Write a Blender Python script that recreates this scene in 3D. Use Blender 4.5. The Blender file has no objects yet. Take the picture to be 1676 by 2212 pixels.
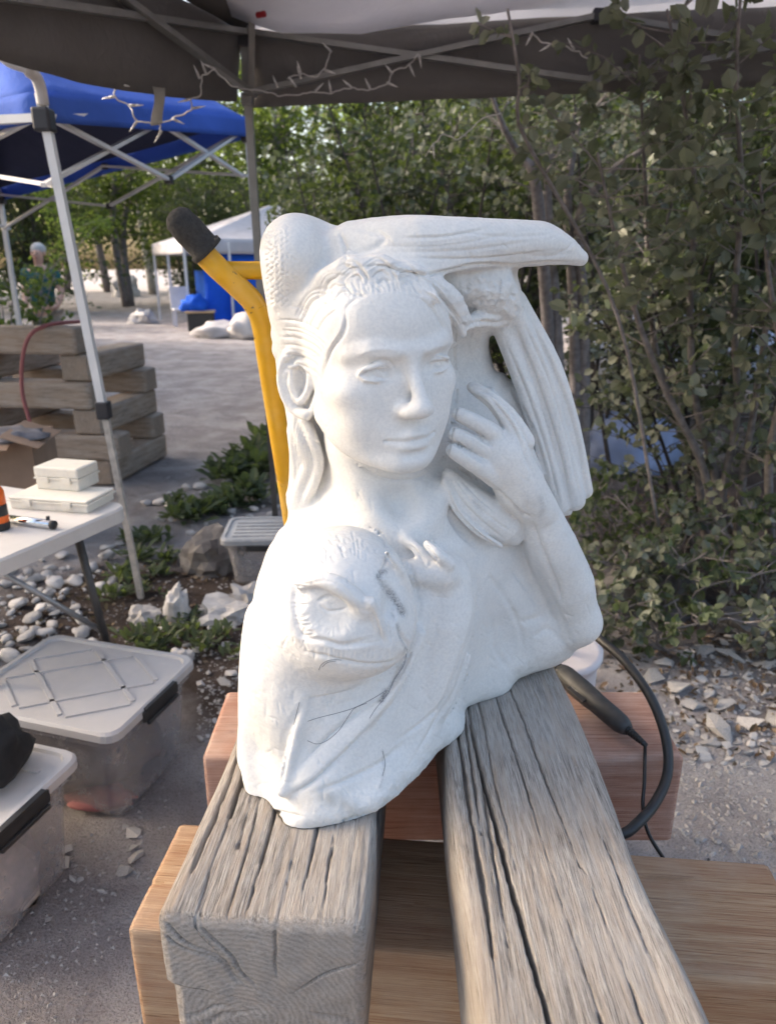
import bpy, bmesh, math, random
import numpy as np
from mathutils import Vector, Matrix, noise

# ---------------------------------------------------------------- camera, world, sun, exposure
scene = bpy.context.scene
COL = scene.collection
RAD = math.radians
PITCH = 19.0                      # camera looks 19 degrees below the horizon
CAM_Z = 1.5
FPX, CX, CY = 1550.0, 838.0, 1106.0   # focal length and centre in survey units (1676 x 2212)
cam_data = bpy.data.cameras.new('camera')
cam = bpy.data.objects.new('camera', cam_data)
COL.objects.link(cam)
cam.location = (0, 0, CAM_Z)
cam.rotation_euler = (RAD(90 - PITCH), 0, 0)
cam_data.sensor_fit = 'VERTICAL'
cam_data.sensor_height = 36.0
cam_data.lens = 36.0 * FPX / 2212.0
cam_data.clip_start = 0.05
cam_data.clip_end = 400
cam_data.dof.use_dof = True
cam_data.dof.focus_distance = 0.9
cam_data.dof.aperture_fstop = 6.5
scene.camera = cam

SUN_DIR = Vector((-0.88, 0.22, 0.41)).normalized()      # from the scene towards the sun
world = bpy.data.worlds.new('World')
scene.world = world
world.use_nodes = True
wn = world.node_tree
bg = wn.nodes['Background']
sky_tex = wn.nodes.new('ShaderNodeTexSky')
sky_tex.sky_type = 'NISHITA'
sky_tex.sun_disc = False
sky_tex.sun_elevation = math.asin(SUN_DIR.z)
sky_tex.sun_rotation = math.atan2(SUN_DIR.x, SUN_DIR.y)
sky_tex.air_density = 1.0
sky_tex.dust_density = 6.0
sky_tex.ozone_density = 0.4
wn.links.new(sky_tex.outputs['Color'], bg.inputs['Color'])
bg.inputs['Strength'].default_value = 0.15
sun_data = bpy.data.lights.new('sun', 'SUN')
sun_data.energy = 2.0
sun_data.angle = RAD(0.5)
sun_data.color = (1.0, 0.87, 0.77)
sun = bpy.data.objects.new('sun', sun_data)
sun.rotation_euler = SUN_DIR.to_track_quat('Z', 'Y').to_euler()
sun.location = (-8, 1, 7)
COL.objects.link(sun)
scene.view_settings.view_transform = 'Standard'
scene.view_settings.look = 'None'
scene.view_settings.gamma = 1.0
scene.view_settings.use_curve_mapping = False
scene.view_settings.exposure = 1.95

# ---------------------------------------------------------------- helpers
_cp, _sp = math.cos(RAD(PITCH)), math.sin(RAD(PITCH))
def ray(px, py):
    u = (px - CX) / FPX
    v = (py - CY) / FPX
    return Vector((u, _cp - v * _sp, -_sp - v * _cp))
def WY(px, py, Y):                # surveyed point at distance Y ahead
    r = ray(px, py)
    return Vector((0, 0, CAM_Z)) + r * (Y / r.y)
def WZ(px, py, z):                # surveyed point at height z
    r = ray(px, py)
    return Vector((0, 0, CAM_Z)) + r * ((z - CAM_Z) / r.z)
def mpp(px, py, Y):               # metres per survey unit there
    return Y / ray(px, py).y / FPX

def tag(o, label=None, cat=None, group=None, kind=None):
    if label: o['label'] = label
    if cat: o['category'] = cat
    if group: o['group'] = group
    if kind: o['kind'] = kind
    return o
def link(o, parent=None):
    COL.objects.link(o)
    if parent is not None: o.parent = parent
    return o
def empty(name, loc=(0, 0, 0), rz=0.0):
    o = bpy.data.objects.new(name, None)
    o.location = loc
    o.rotation_euler = (0, 0, rz)
    o.empty_display_size = 0.05
    return link(o)
def mesh_obj(name, verts, faces, mat, parent=None, smooth=False, local=False):
    """vertices are in world space; under a parent they are stored relative to it"""
    me = bpy.data.meshes.new(name)
    if parent is not None and not local:
        inv = world_of(parent).inverted()
        verts = [inv @ Vector(v) for v in verts]
    me.from_pydata([tuple(v) for v in verts], [], faces)
    if smooth: me.polygons.foreach_set('use_smooth', [True] * len(me.polygons))
    if mat is not None: me.materials.append(mat)
    me.update()
    o = bpy.data.objects.new(name, me)
    return link(o, parent)
def world_of(o):
    m = Matrix.LocRotScale(o.location, o.rotation_euler, o.scale)
    return world_of(o.parent) @ m if o.parent else m
class MB:
    """collects simple shapes into one mesh"""
    def __init__(s): s.v = []; s.f = []
    def add(s, v, f):
        n = len(s.v); s.v += [Vector(q) for q in v]; s.f += [tuple(i + n for i in q) for q in f]; return s
    def box(s, c, size, rot=None, bev=0.0):
        c = Vector(c); hx, hy, hz = (q / 2 for q in size)
        M = rot if rot is not None else Matrix.Identity(3)
        if isinstance(M, (int, float)): M = Matrix.Rotation(M, 3, 'Z')
        if bev <= 0:
            v = [c + M @ Vector((x * hx, y * hy, z * hz)) for x in (-1, 1) for y in (-1, 1) for z in (-1, 1)]
            f = [(0, 1, 3, 2), (4, 6, 7, 5), (0, 4, 5, 1), (2, 3, 7, 6), (0, 2, 6, 4), (1, 5, 7, 3)]
            return s.add(v, f)
        bm = bmesh.new(); bmesh.ops.create_cube(bm, size=1.0)
        for q in bm.verts: q.co = Vector((q.co.x * size[0], q.co.y * size[1], q.co.z * size[2]))
        bmesh.ops.bevel(bm, geom=list(bm.edges), offset=bev, segments=2, affect='EDGES', profile=0.5)
        bm.verts.index_update()
        v = [c + M @ q.co for q in bm.verts]; f = [tuple(q.index for q in p.verts) for p in bm.faces]
        bm.free()
        return s.add(v, f)
    def tube(s, pts, r, n=8, cap=True):
        pts = [Vector(p) for p in pts]
        rr = r if isinstance(r, (list, tuple)) else [r] * len(pts)
        d0 = (pts[1] - pts[0]).normalized()
        a = d0.orthogonal().normalized()
        v = []; f = []
        for i, p in enumerate(pts):
            if i == 0: d = d0
            elif i == len(pts) - 1: d = (pts[i] - pts[i - 1]).normalized()
            else: d = ((pts[i + 1] - pts[i]).normalized() + (pts[i] - pts[i - 1]).normalized())
            if d.length < 1e-6: d = d0
            d = d.normalized()
            a = (a - d * a.dot(d))
            a = a.normalized() if a.length > 1e-6 else d.orthogonal().normalized()
            b = d.cross(a)
            for k in range(n):
                t = 2 * math.pi * k / n
                v.append(p + (a * math.cos(t) + b * math.sin(t)) * rr[i])
        for i in range(len(pts) - 1):
            for k in range(n):
                k2 = (k + 1) % n
                f.append((i * n + k, i * n + k2, (i + 1) * n + k2, (i + 1) * n + k))
        if cap:
            f.append(tuple(range(n - 1, -1, -1)))
            f.append(tuple((len(pts) - 1) * n + k for k in range(n)))
        return s.add(v, f)
    def bar(s, p, q, w, h=None, up=(0, 0, 1)):
        """square bar from p to q"""
        h = h or w
        p, q = Vector(p), Vector(q); d = (q - p).normalized(); up = Vector(up)
        if abs(d.dot(up)) > 0.98: up = Vector((0, 1, 0))
        a = d.cross(up).normalized() * w / 2; b = a.cross(d).normalized() * h / 2
        v = [p + a + b, p - a + b, p - a - b, p + a - b, q + a + b, q - a + b, q - a - b, q + a - b]
        return s.add(v, [(0, 1, 2, 3), (7, 6, 5, 4), (0, 4, 5, 1), (1, 5, 6, 2), (2, 6, 7, 3), (3, 7, 4, 0)])
    def build(s, name, mat, parent=None, smooth=False, local=False):
        return mesh_obj(name, s.v, s.f, mat, parent, smooth, local)
def spline(pts, n=8):
    """Catmull-Rom through points"""
    P = [Vector(p) for p in pts]
    if len(P) < 3: return P
    P = [P[0] * 2 - P[1]] + P + [P[-1] * 2 - P[-2]]
    out = []
    for i in range(1, len(P) - 2):
        a, b, c, d = P[i - 1:i + 3]
        for k in range(n):
            t = k / n
            out.append(0.5 * (2 * b + (c - a) * t + (2 * a - 5 * b + 4 * c - d) * t * t + (3 * b - a - 3 * c + d) * t ** 3))
    out.append(P[-2])
    return out

# ---------------------------------------------------------------- materials
class NT:
    def __init__(s, name):
        s.m = bpy.data.materials.new(name); s.m.use_nodes = True
        s.t = s.m.node_tree; s.b = s.t.nodes['Principled BSDF']; s.out = s.t.nodes['Material Output']
    def n(s, typ, **kw):
        q = s.t.nodes.new('ShaderNode' + typ)
        for k, v in kw.items():
            if k in q.inputs.keys() if isinstance(k, str) else False: q.inputs[k].default_value = v
            else: setattr(q, k, v)
        return q
    def l(s, a, b): s.t.links.new(a, b)
    def coord(s, which='Object', scale=(1, 1, 1), loc=(0, 0, 0), rot=(0, 0, 0)):
        c = s.n('TexCoord'); m = s.n('Mapping')
        m.inputs['Scale'].default_value = scale; m.inputs['Location'].default_value = loc; m.inputs['Rotation'].default_value = rot
        s.l(c.outputs[which], m.inputs['Vector']); return m.outputs['Vector']
    def noise(s, vec, scale=5, detail=6, rough=0.55, dist=0.0):
        q = s.n('TexNoise'); q.inputs['Scale'].default_value = scale; q.inputs['Detail'].default_value = detail
        q.inputs['Roughness'].default_value = rough; q.inputs['Distortion'].default_value = dist
        s.l(vec, q.inputs['Vector']); return q.outputs['Fac']
    def ramp(s, fac, stops):
        q = s.n('ValToRGB'); e = q.color_ramp.elements
        while len(e) < len(stops): e.new(0.5)
        for i, (p, c) in enumerate(stops):
            e[i].position = p; e[i].color = (c[0], c[1], c[2], 1) if isinstance(c, (tuple, list)) else (c, c, c, 1)
        s.l(fac, q.inputs['Fac']); return q.outputs['Color']
    def mix(s, fac, a, b, mode='MIX'):
        q = s.n('MixRGB'); q.blend_type = mode
        for i, x in ((0, fac), (1, a), (2, b)):
            if hasattr(x, 'links') or hasattr(x, 'is_linked'): s.l(x, q.inputs[i])
            elif i == 0: q.inputs[0].default_value = x
            else: q.inputs[i].default_value = (x[0], x[1], x[2], 1) if isinstance(x, (tuple, list)) else (x, x, x, 1)
        return q.outputs[0]
    def bump(s, h, strength=0.4, dist=0.004, normal=None):
        q = s.n('Bump'); q.inputs['Strength'].default_value = strength; q.inputs['Distance'].default_value = dist
        s.l(h, q.inputs['Height'])
        if normal is not None: s.l(normal, q.inputs['Normal'])
        s.l(q.outputs['Normal'], s.b.inputs['Normal']); return q.outputs['Normal']
    def color(s, c):
        if hasattr(c, 'is_linked'): s.l(c, s.b.inputs['Base Color'])
        else: s.b.inputs['Base Color'].default_value = (c[0], c[1], c[2], 1)
    def set(s, **kw):
        for k, v in kw.items(): s.b.inputs[k.replace('_', ' ')].default_value = v
        return s
def simple(name, c, rough=0.6, metal=0.0, var=0.12, scale=12, bump=0.0, **kw):
    t = NT(name); v = t.coord('Object')
    nz = t.noise(v, scale, 5)
    t.color(t.ramp(nz, [(0.3, [q * (1 - var) for q in c]), (0.7, [min(1, q * (1 + var)) for q in c])]))
    t.set(Roughness=rough, Metallic=metal, **kw)
    if bump: t.bump(nz, bump, 0.003)
    return t.m
# ================================================================ ground
def axis(lo, hi, f0, f1, step, g=1.16):
    a = list(np.arange(f0, f1, step)); d = step; q = f1
    while q < hi: a.append(q); d *= g; q += d
    a.append(hi); d = step; q = f0 - step; b = []
    while q > lo: b.append(q); d *= g; q -= d
    b.append(lo)
    return np.array(sorted(b) + a)
gx = axis(-160, 160, -3.4, 3.4, 0.035); gy = axis(-40, 260, 0.3, 7.0, 0.035)
def ground_z(x, y):
    p = Vector((x, y, 0))
    w = math.exp(-((abs(x) + abs(y - 3)) / 9) ** 2)
    z = noise.noise(p * 0.7) * .015 + noise.noise(p * 2.3) * .010
    if w > .02:
        z += (noise.noise(p * 7) * .008 + abs(noise.noise(p * 16 + Vector((3, 1, 0)))) * .010 + noise.noise(p * 33) * .004) * w
    return z - .012
GXm, GYm = np.meshgrid(gx, gy, indexing='ij')
gv = np.stack([GXm.ravel(), GYm.ravel(), np.zeros(GXm.size)], 1)
gv[:, 2] = [ground_z(a, b) if abs(a) < 25 and -5 < b < 60 else -.012 for a, b in gv[:, :2]]
n_, m_ = GXm.shape
ii, jj = np.meshgrid(np.arange(n_ - 1), np.arange(m_ - 1), indexing='ij'); k0 = (ii * m_ + jj).ravel()
gq = np.stack([k0, k0 + m_, k0 + m_ + 1, k0 + 1], 1)
def np_mesh(name, V, Q, smooth=True):
    me = bpy.data.meshes.new(name)
    me.vertices.add(len(V)); me.vertices.foreach_set('co', np.asarray(V, np.float32).ravel())
    k = Q.shape[1]
    me.loops.add(Q.size); me.loops.foreach_set('vertex_index', Q.astype(np.int32).ravel())
    me.polygons.add(len(Q)); me.polygons.foreach_set('loop_start', np.arange(0, Q.size, k, dtype=np.int32))
    me.polygons.foreach_set('loop_total', np.full(len(Q), k, np.int32))
    me.polygons.foreach_set('use_smooth', np.full(len(Q), smooth, bool))
    me.update(calc_edges=True)
    return me
t = NT('dusty_ground'); v = t.coord('Object')
big = t.noise(v, 0.55, 5, .6); mid = t.noise(v, 3.2, 6, .62, .6); fine = t.noise(v, 42, 5, .65); grit = t.noise(v, 160, 3, .7)
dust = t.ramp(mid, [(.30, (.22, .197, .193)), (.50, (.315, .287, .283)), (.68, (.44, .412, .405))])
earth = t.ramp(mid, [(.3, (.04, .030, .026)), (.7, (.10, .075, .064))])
# the trodden, dust-covered yard fades into brown earth under the shrubs (x > 0.9) and along the weedy verge
sep = t.n('SeparateXYZ'); t.l(v, sep.inputs[0])
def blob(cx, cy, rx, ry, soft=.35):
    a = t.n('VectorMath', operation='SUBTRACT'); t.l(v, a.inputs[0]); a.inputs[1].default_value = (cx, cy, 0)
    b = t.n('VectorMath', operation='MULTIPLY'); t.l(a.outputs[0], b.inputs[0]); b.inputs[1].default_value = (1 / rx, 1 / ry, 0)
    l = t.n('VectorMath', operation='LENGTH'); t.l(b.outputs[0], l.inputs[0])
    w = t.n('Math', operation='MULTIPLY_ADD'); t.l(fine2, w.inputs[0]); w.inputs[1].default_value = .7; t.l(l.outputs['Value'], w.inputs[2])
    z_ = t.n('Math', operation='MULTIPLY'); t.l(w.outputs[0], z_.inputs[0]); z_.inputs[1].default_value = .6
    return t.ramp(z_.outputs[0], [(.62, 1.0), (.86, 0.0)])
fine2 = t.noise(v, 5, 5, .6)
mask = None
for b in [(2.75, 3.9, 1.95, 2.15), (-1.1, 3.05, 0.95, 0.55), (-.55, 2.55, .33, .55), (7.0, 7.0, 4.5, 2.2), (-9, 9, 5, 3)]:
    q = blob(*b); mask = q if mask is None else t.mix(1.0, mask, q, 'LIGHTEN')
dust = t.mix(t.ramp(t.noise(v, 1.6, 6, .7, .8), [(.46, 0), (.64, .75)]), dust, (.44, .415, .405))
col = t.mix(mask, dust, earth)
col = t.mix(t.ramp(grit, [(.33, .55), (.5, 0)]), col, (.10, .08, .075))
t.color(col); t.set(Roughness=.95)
t.b.inputs['Specular IOR Level'].default_value = .15
ridge = t.noise(t.coord('Object', (1.0, 1.7, 1), (2, 5, 0), (0, 0, .6)), 13, 6, .72, 2.2)
h = t.mix(.42, t.mix(.45, ridge, fine), grit)
t.bump(h, 1.0, .030)
ground = bpy.data.objects.new('ground', np_mesh('ground', gv, gq)); ground.data.materials.append(t.m)
link(ground); tag(ground, kind='structure')
# ================================================================ the marble sculpture
# The bust is grown as a distance field on a voxel grid (core mass, head, owl, arms, bird), meshed with surface nets,
# then finished with chisel strokes.
VS = 0.0022
GO = np.array([-0.215, 0.625, 0.846]); GN = (np.array([0.36, 1.25, 1.60]) - GO) / VS
GN = GN.astype(int)
AX = [GO[i] + VS * np.arange(GN[i], dtype=np.float32) for i in range(3)]
AX = [a.astype(np.float32) for a in AX]
def smin(a, b, k):
    if k <= 0: return np.minimum(a, b)
    h = np.maximum(k - np.abs(a - b), 0) / k
    return np.minimum(a, b) - h * h * k * 0.25
def smax(a, b, k): return -smin(-a, -b, k)
class Field:
    def __init__(s, lo, hi, init=9.0):
        s.i0 = [max(0, int((lo[i] - GO[i]) / VS)) for i in range(3)]
        s.i1 = [min(int(GN[i]), int((hi[i] - GO[i]) / VS) + 2) for i in range(3)]
        s.g = np.full([max(1, b - a) for a, b in zip(s.i0, s.i1)], init, np.float32)
    def sub(s, lo, hi):
        a = [max(s.i0[i], int((lo[i] - GO[i]) / VS)) for i in range(3)]
        b = [min(s.i1[i], int((hi[i] - GO[i]) / VS) + 2) for i in range(3)]
        if any(q <= p for p, q in zip(a, b)): return None
        sl = tuple(slice(a[i] - s.i0[i], b[i] - s.i0[i]) for i in range(3))
        co = (AX[0][a[0]:b[0], None, None], AX[1][None, a[1]:b[1], None], AX[2][None, None, a[2]:b[2]])
        return sl, co
    def apply(s, sl, d, k, op):
        g = s.g[sl]
        s.g[sl] = smin(g, d, k) if op == 'u' else smax(g, -d, k)
    def ell(s, c, r, k=0.01, R=None, op='u'):
        c = np.array(c, float); r = np.array(r, float) if hasattr(r, '__len__') else np.array([r] * 3, float)
        R = np.eye(3) if R is None else np.array(R, float)
        e = np.sqrt(((R * r[:, None]) ** 2).sum(0)) + k + 2 * VS if op == 'u' else np.sqrt(((R * r[:, None]) ** 2).sum(0)) + k + VS
        q = s.sub(c - e, c + e)
        if q is None: return s
        sl, (x, y, z) = q
        x = x - c[0]; y = y - c[1]; z = z - c[2]
        k0 = 0; k1 = 0
        for i in range(3):
            p = (R[i, 0] * x + R[i, 1] * y + R[i, 2] * z).astype(np.float32)
            k0 = k0 + (p / r[i]) ** 2; k1 = k1 + (p / r[i] ** 2) ** 2
        k0 = np.sqrt(k0); k1 = np.sqrt(k1) + 1e-6
        s.apply(sl, np.where(k0 < 1e-4, -r.min(), k0 * (k0 - 1) / k1), k, op)
        return s
    def cap(s, pts, rr, k=0.01, op='u', n=0):
        if n:
            q = spline([(*p, r) for p, r in zip([tuple(p) for p in pts], rr)], n) if False else None
            P = spline(pts, n); m = len(pts) - 1
            R2 = np.interp(np.linspace(0, m, len(P)), np.arange(len(pts)), rr); pts, rr = P, list(R2)
        P = np.array([tuple(p) for p in pts], float); rr = np.array(rr, float)
        e = rr.max() + k + 2 * VS
        q = s.sub(P.min(0) - e, P.max(0) + e)
        if q is None: return s
        sl, (x, y, z) = q
        best = None
        for i in range(len(P) - 1):
            a = P[i]; b = P[i + 1]; ba = b - a; L = (ba ** 2).sum() + 1e-12
            h = np.clip(((x - a[0]) * ba[0] + (y - a[1]) * ba[1] + (z - a[2]) * ba[2]) / L, 0, 1).astype(np.float32)
            d = np.sqrt((x - a[0] - h * ba[0]) ** 2 + (y - a[1] - h * ba[1]) ** 2 + (z - a[2] - h * ba[2]) ** 2) - (rr[i] + h * (rr[i + 1] - rr[i]))
            best = d if best is None else np.minimum(best, d)
        s.apply(sl, best.astype(np.float32), k, op)
        return s
    def merge(s, o, k):
        sl = tuple(slice(o.i0[i] - s.i0[i], o.i1[i] - s.i0[i]) for i in range(3))
        s.g[sl] = smin(s.g[sl], o.g, k)

# --- outline of the block as surveyed, and its front and back depth
SIL = [(565,520),(580,487),(618,469),(655,466),(690,473),(730,488),(770,475),(880,464),(1000,469),(1130,475),(1175,478),(1205,491),(1232,512),(1247,540),(1262,545),(1270,560),(1256,571),(1215,568),(1165,575),(1120,580),(1121,610),(1135,660),(1165,720),(1220,810),(1245,880),(1262,960),(1272,1020),(1280,1065),(1275,1084),(1242,1097),(1235,1114),(1214,1119),(1222,1160),(1245,1215),(1278,1265),(1290,1320),(1285,1360),(1265,1384),(1230,1393),(1235,1412),(1200,1438),(1120,1466),(1090,1505),(1010,1526),(1006,1560),(998,1588),(945,1625),(925,1652),(880,1700),(825,1749),(770,1776),(700,1800),(650,1812),(583,1816),(562,1775),(550,1745),(520,1710),(512,1650),(515,1560),(528,1420),(540,1330),(555,1255),(565,1225),(582,1180),(622,1122),(618,1075),(638,1040),(650,985),(634,900),(606,830),(600,790),(605,745),(592,700),(590,650),(570,590),(563,550)]
FRONT = [(620,1150,.945),(565,1250,.945),(535,1430,.87),(516,1650,.80),(560,1740,.755),(600,1805,.70),(700,1790,.695),(820,1740,.72),(930,1640,.80),(1000,1575,.88),(1010,1520,.925),(1100,1480,.985),(1230,1410,1.05),
 (650,1500,.775),(600,1600,.765),(620,1680,.735),(700,1580,.75),(760,1600,.752),(800,1520,.775),(850,1450,.80),(700,1720,.715),(780,1700,.735),(660,1590,.748),
 (960,1250,.88),(1000,1350,.90),(950,1500,.86),(880,1620,.79),(1020,1250,.93),(1030,1400,.945),
 (850,1130,.92),(900,1180,.915),(1000,1100,.965),(1080,1200,.98),(1080,1350,.99),(1150,1300,1.02),(1060,1450,.97),(1180,1390,1.03),
 (800,1050,.95),(720,1100,.94),(700,1010,.98),(1250,1330,1.07),(1220,1200,1.08),(1050,900,1.02),(1010,760,1.03),(1150,1000,1.06),(1200,900,1.09),(1255,1050,1.10),(1120,700,1.03),(1050,630,.955),(1105,620,.99),(1000,610,.93),
 (650,550,.95),(850,540,.93),(1000,520,.94),(1150,520,.98),(1260,555,1.03),(650,750,.97),(620,650,.97),(645,1000,1.02),(640,1070,1.02),(600,560,.95)]
BACK = [(560,520,1.03),(650,500,1.10),(900,500,1.10),(1100,520,1.10),(1200,530,1.08),(1265,555,1.06),(600,800,1.10),(640,1050,1.10),(570,1250,1.10),(515,1600,1.02),(560,1780,.95),(700,1780,1.05),(900,1650,1.13),(1000,1300,1.17),(1100,1480,1.16),(1240,1400,1.16),(1280,1300,1.15),(1270,1060,1.13),(1220,850,1.12),(1130,650,1.12),(900,900,1.17),(800,1400,1.15)]
def tps(pts, gx, gy):
    P = np.array(pts, float); n = len(P); S = 500.0
    def U(d2): return np.where(d2 > 0, d2 * np.log(d2 + 1e-12), 0)
    xy = P[:, :2] / S
    K = U(((xy[:, None] - xy[None]) ** 2).sum(-1)) + np.eye(n) * 1e-4
    A = np.zeros((n + 3, n + 3)); A[:n, :n] = K; A[:n, n] = 1; A[:n, n + 1:] = xy; A[n, :n] = 1; A[n + 1:, :n] = xy.T
    w = np.linalg.solve(A, np.r_[P[:, 2], 0, 0, 0])
    q = np.stack([gx.ravel(), gy.ravel()], 1) / S
    d2 = ((q[:, None] - xy[None]) ** 2).sum(-1)
    return (U(d2) @ w[:n] + w[n] + q @ w[n + 1:]).reshape(gx.shape)
PX0, PY0, PST = 440.0, 400.0, 5.0
gxs = PX0 + PST * np.arange(190); gys = PY0 + PST * np.arange(310)
GXX, GYY = np.meshgrid(gxs, gys, indexing='ij')
def poly_sd(poly, gx, gy):
    P = np.array(poly, float); d = np.full(gx.shape, 1e9); inside = np.zeros(gx.shape, bool)
    for i in range(len(P)):
        a = P[i]; b = P[(i + 1) % len(P)]; e = b - a
        wx = gx - a[0]; wy = gy - a[1]
        h = np.clip((wx * e[0] + wy * e[1]) / (e @ e + 1e-9), 0, 1)
        d = np.minimum(d, (wx - e[0] * h) ** 2 + (wy - e[1] * h) ** 2)
        c = (a[1] > gy) != (b[1] > gy)
        inside ^= c & (gx < (b[0] - a[0]) * (gy - a[1]) / (b[1] - a[1] + 1e-12) + a[0])
    return np.where(inside, -1, 1) * np.sqrt(d)
SIL = [(p.x, p.y) for p in spline([(a, b, 0) for a, b in SIL + SIL[:1]], 3)][:-1]
HOLE = [(p.x, p.y) for p in spline([(a, b, 0) for a, b in [(1057,727),(1068,724),(1078,735),(1086,757),(1096,785),(1107,815),(1100,820),(1088,806),(1070,800),(1062,780),(1056,750),(1057,727)]], 4)]
SD2 = np.maximum(poly_sd(SIL, GXX, GYY), -poly_sd(HOLE, GXX, GYY)).astype(np.float32)
HSD = poly_sd(HOLE, GXX, GYY).astype(np.float32)
FR = tps(FRONT, GXX, GYY).astype(np.float32); BK = tps(BACK, GXX, GYY).astype(np.float32)
BK = np.maximum(BK, FR + 0.02)
def lut(A, px, py):
    fx = np.clip((px - PX0) / PST, 0, A.shape[0] - 1.001); fy = np.clip((py - PY0) / PST, 0, A.shape[1] - 1.001)
    ix = fx.astype(np.int32); iy = fy.astype(np.int32); fx = fx - ix; fy = fy - iy
    return (A[ix, iy] * (1 - fx) + A[ix + 1, iy] * fx) * (1 - fy) + (A[ix, iy + 1] * (1 - fx) + A[ix + 1, iy + 1] * fx) * fy
def to_px(x, y, z):
    zc = z - CAM_Z
    dep = y * _cp - zc * _sp
    return CX + FPX * x / dep, CY - FPX * (y * _sp + zc * _cp) / dep, dep
MAIN = Field(GO, GO + VS * GN)
for i in range(0, int(GN[0]), 32):
    x = AX[0][i:i + 32, None, None]; y = AX[1][None, :, None]; z = AX[2][None, None, :]
    px, py, dep = to_px(x, y, z)
    px = px.astype(np.float32); py = py.astype(np.float32)
    sd = lut(SD2, px, py) * (dep / FPX).astype(np.float32)
    fr = lut(FR, px, py) - y; bk = y - lut(BK, px, py)
    MAIN.g[i:i + 32] = smax(smax(fr, bk, 0.03), sd, 0.03)

# --- head
YAW = RAD(27); ROLL = RAD(-3.5)
HS = 1.10
hf = np.array([math.sin(YAW), -math.cos(YAW), -0.02]); hf /= np.linalg.norm(hf)
hl = np.array([math.cos(YAW), math.sin(YAW), 0.0])
hu = np.cross(hl, hf); hu = hu if hu[2] > 0 else -hu
hl, hu = hl * math.cos(ROLL) - hu * math.sin(ROLL), hu * math.cos(ROLL) + hl * math.sin(ROLL)
EYE = np.array(WY(884, 795, 0.845))
HO = EYE - hf * 0.0875 * HS
HR = np.stack([hl, hf, hu])
HX = 1.08
def H(x, y, z): return HO + (hl * x * HX + hf * y + hu * z) * HS
head = Field(HO - 0.20, HO + 0.20)
def he(c, r, k, op='u'): head.ell(H(*c), np.array(r) * HS * np.array([HX, 1, 1]), k * HS, HR, op)
def hc(pts, r, k, op='u', n=0): head.cap([Vector(H(*p)) for p in pts], [q * HS for q in r], k * HS, op, n)
he((0, -.012, .032), (.073, .098, .090), .01)
he((0, .026, -.028), (.067, .066, .086), .03)
he((0, .040, .050), (.063, .053, .050), .03)               # forehead
he((0, .022, -.070), (.058, .054, .040), .02)
hc([(-.060, .0, -.058), (-.047, .040, -.086), (-.020, .074, -.103), (0, .081, -.104), (.020, .074, -.103), (.047, .040, -.086), (.060, .0, -.058)], [.012, .011, .012, .012, .012, .011, .012], .020, n=4)   # jaw line
he((0, .082, -.100), (.017, .012, .013), .012)            # chin
for sgn in (-1, 1):
    he((sgn * .046, .052, -.024), (.023, .024, .018), .02)   # cheekbone
    he((sgn * .034, .054, -.056), (.024, .022, .028), .02)
he((0, .074, -.074), (.028, .017, .022), .018)            # muzzle
hc([(-.054, .062, .017), (-.038, .083, .0235), (-.014, .0925, .0185), (0, .0915, .018), (.014, .0925, .0185), (.038, .083, .0235), (.054, .062, .017)], [.006, .0080, .0075, .007, .0075, .0080, .006], .010, n=3)
for sgn in (-1, 1):
    he((sgn * .0335, .1015, -.002), (.0215, .0190, .0140), .007, 's')
    he((sgn * .0135, .103, .000), (.0085, .012, .014), .006, 's')
    he((sgn * .0330, .0705, -.002), (.0165, .0148, .0118), .003)
    def lid(t, zz, rad): return (sgn * .0330 + .0172 * math.cos(t), .0705 + rad * math.sqrt(max(0, 1 - math.cos(t) ** 2 * .82)), zz)
    up = [lid(t, -.0005 + .0074 * math.sin(t), .0168) for t in np.linspace(0.02, math.pi - .02, 7)]
    lo = [lid(t, -.0030 - .0062 * math.sin(t), .0148) for t in np.linspace(0.02, math.pi - .02, 7)]
    hc(up, [.0018, .0026, .0030, .0032, .0030, .0026, .0018], .0022, n=3)
    hc(lo, [.0014, .0018, .0021, .0022, .0021, .0018, .0014], .0022, n=3)
hc([(0, .0905, .018), (0, .0965, -.002), (0, .1055, -.022), (0, .1115, -.037)], [.0072, .0064, .0078, .0088], .010, n=3)
he((0, .1105, -.0405), (.0115, .0100, .0088), .008)
for sgn in (-1, 1):
    he((sgn * .0115, .0990, -.0430), (.0078, .0115, .0074), .010)
    he((sgn * .0068, .1030, -.0520), (.0042, .0060, .0028), .002, 's')
hc([(-.0275, .0790, -.0745), (-.013, .0905, -.0728), (-.004, .0950, -.0705), (0, .0943, -.0715), (.004, .0950, -.0705), (.013, .0905, -.0728), (.0275, .0790, -.0745)], [.0022, .0042, .0048, .0046, .0048, .0042, .0022], .005, n=3)
hc([(-.022, .0825, -.0815), (-.010, .0910, -.0840), (0, .0935, -.0850), (.010, .0910, -.0840), (.022, .0825, -.0815)], [.0030, .0054, .0060, .0054, .0030], .005, n=3)
hc([(-.029, .0825, -.0755), (-.013, .0952, -.0775), (-.004, .0988, -.0768), (0, .0988, -.0776), (.004, .0988, -.0768), (.013, .0952, -.0775), (.029, .0825, -.0755)], [.0012, .0018, .0020, .0020, .0020, .0018, .0012], .002, 's', 3)
he((0, .0965, -.0935), (.016, .0048, .0038), .007, 's')
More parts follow.
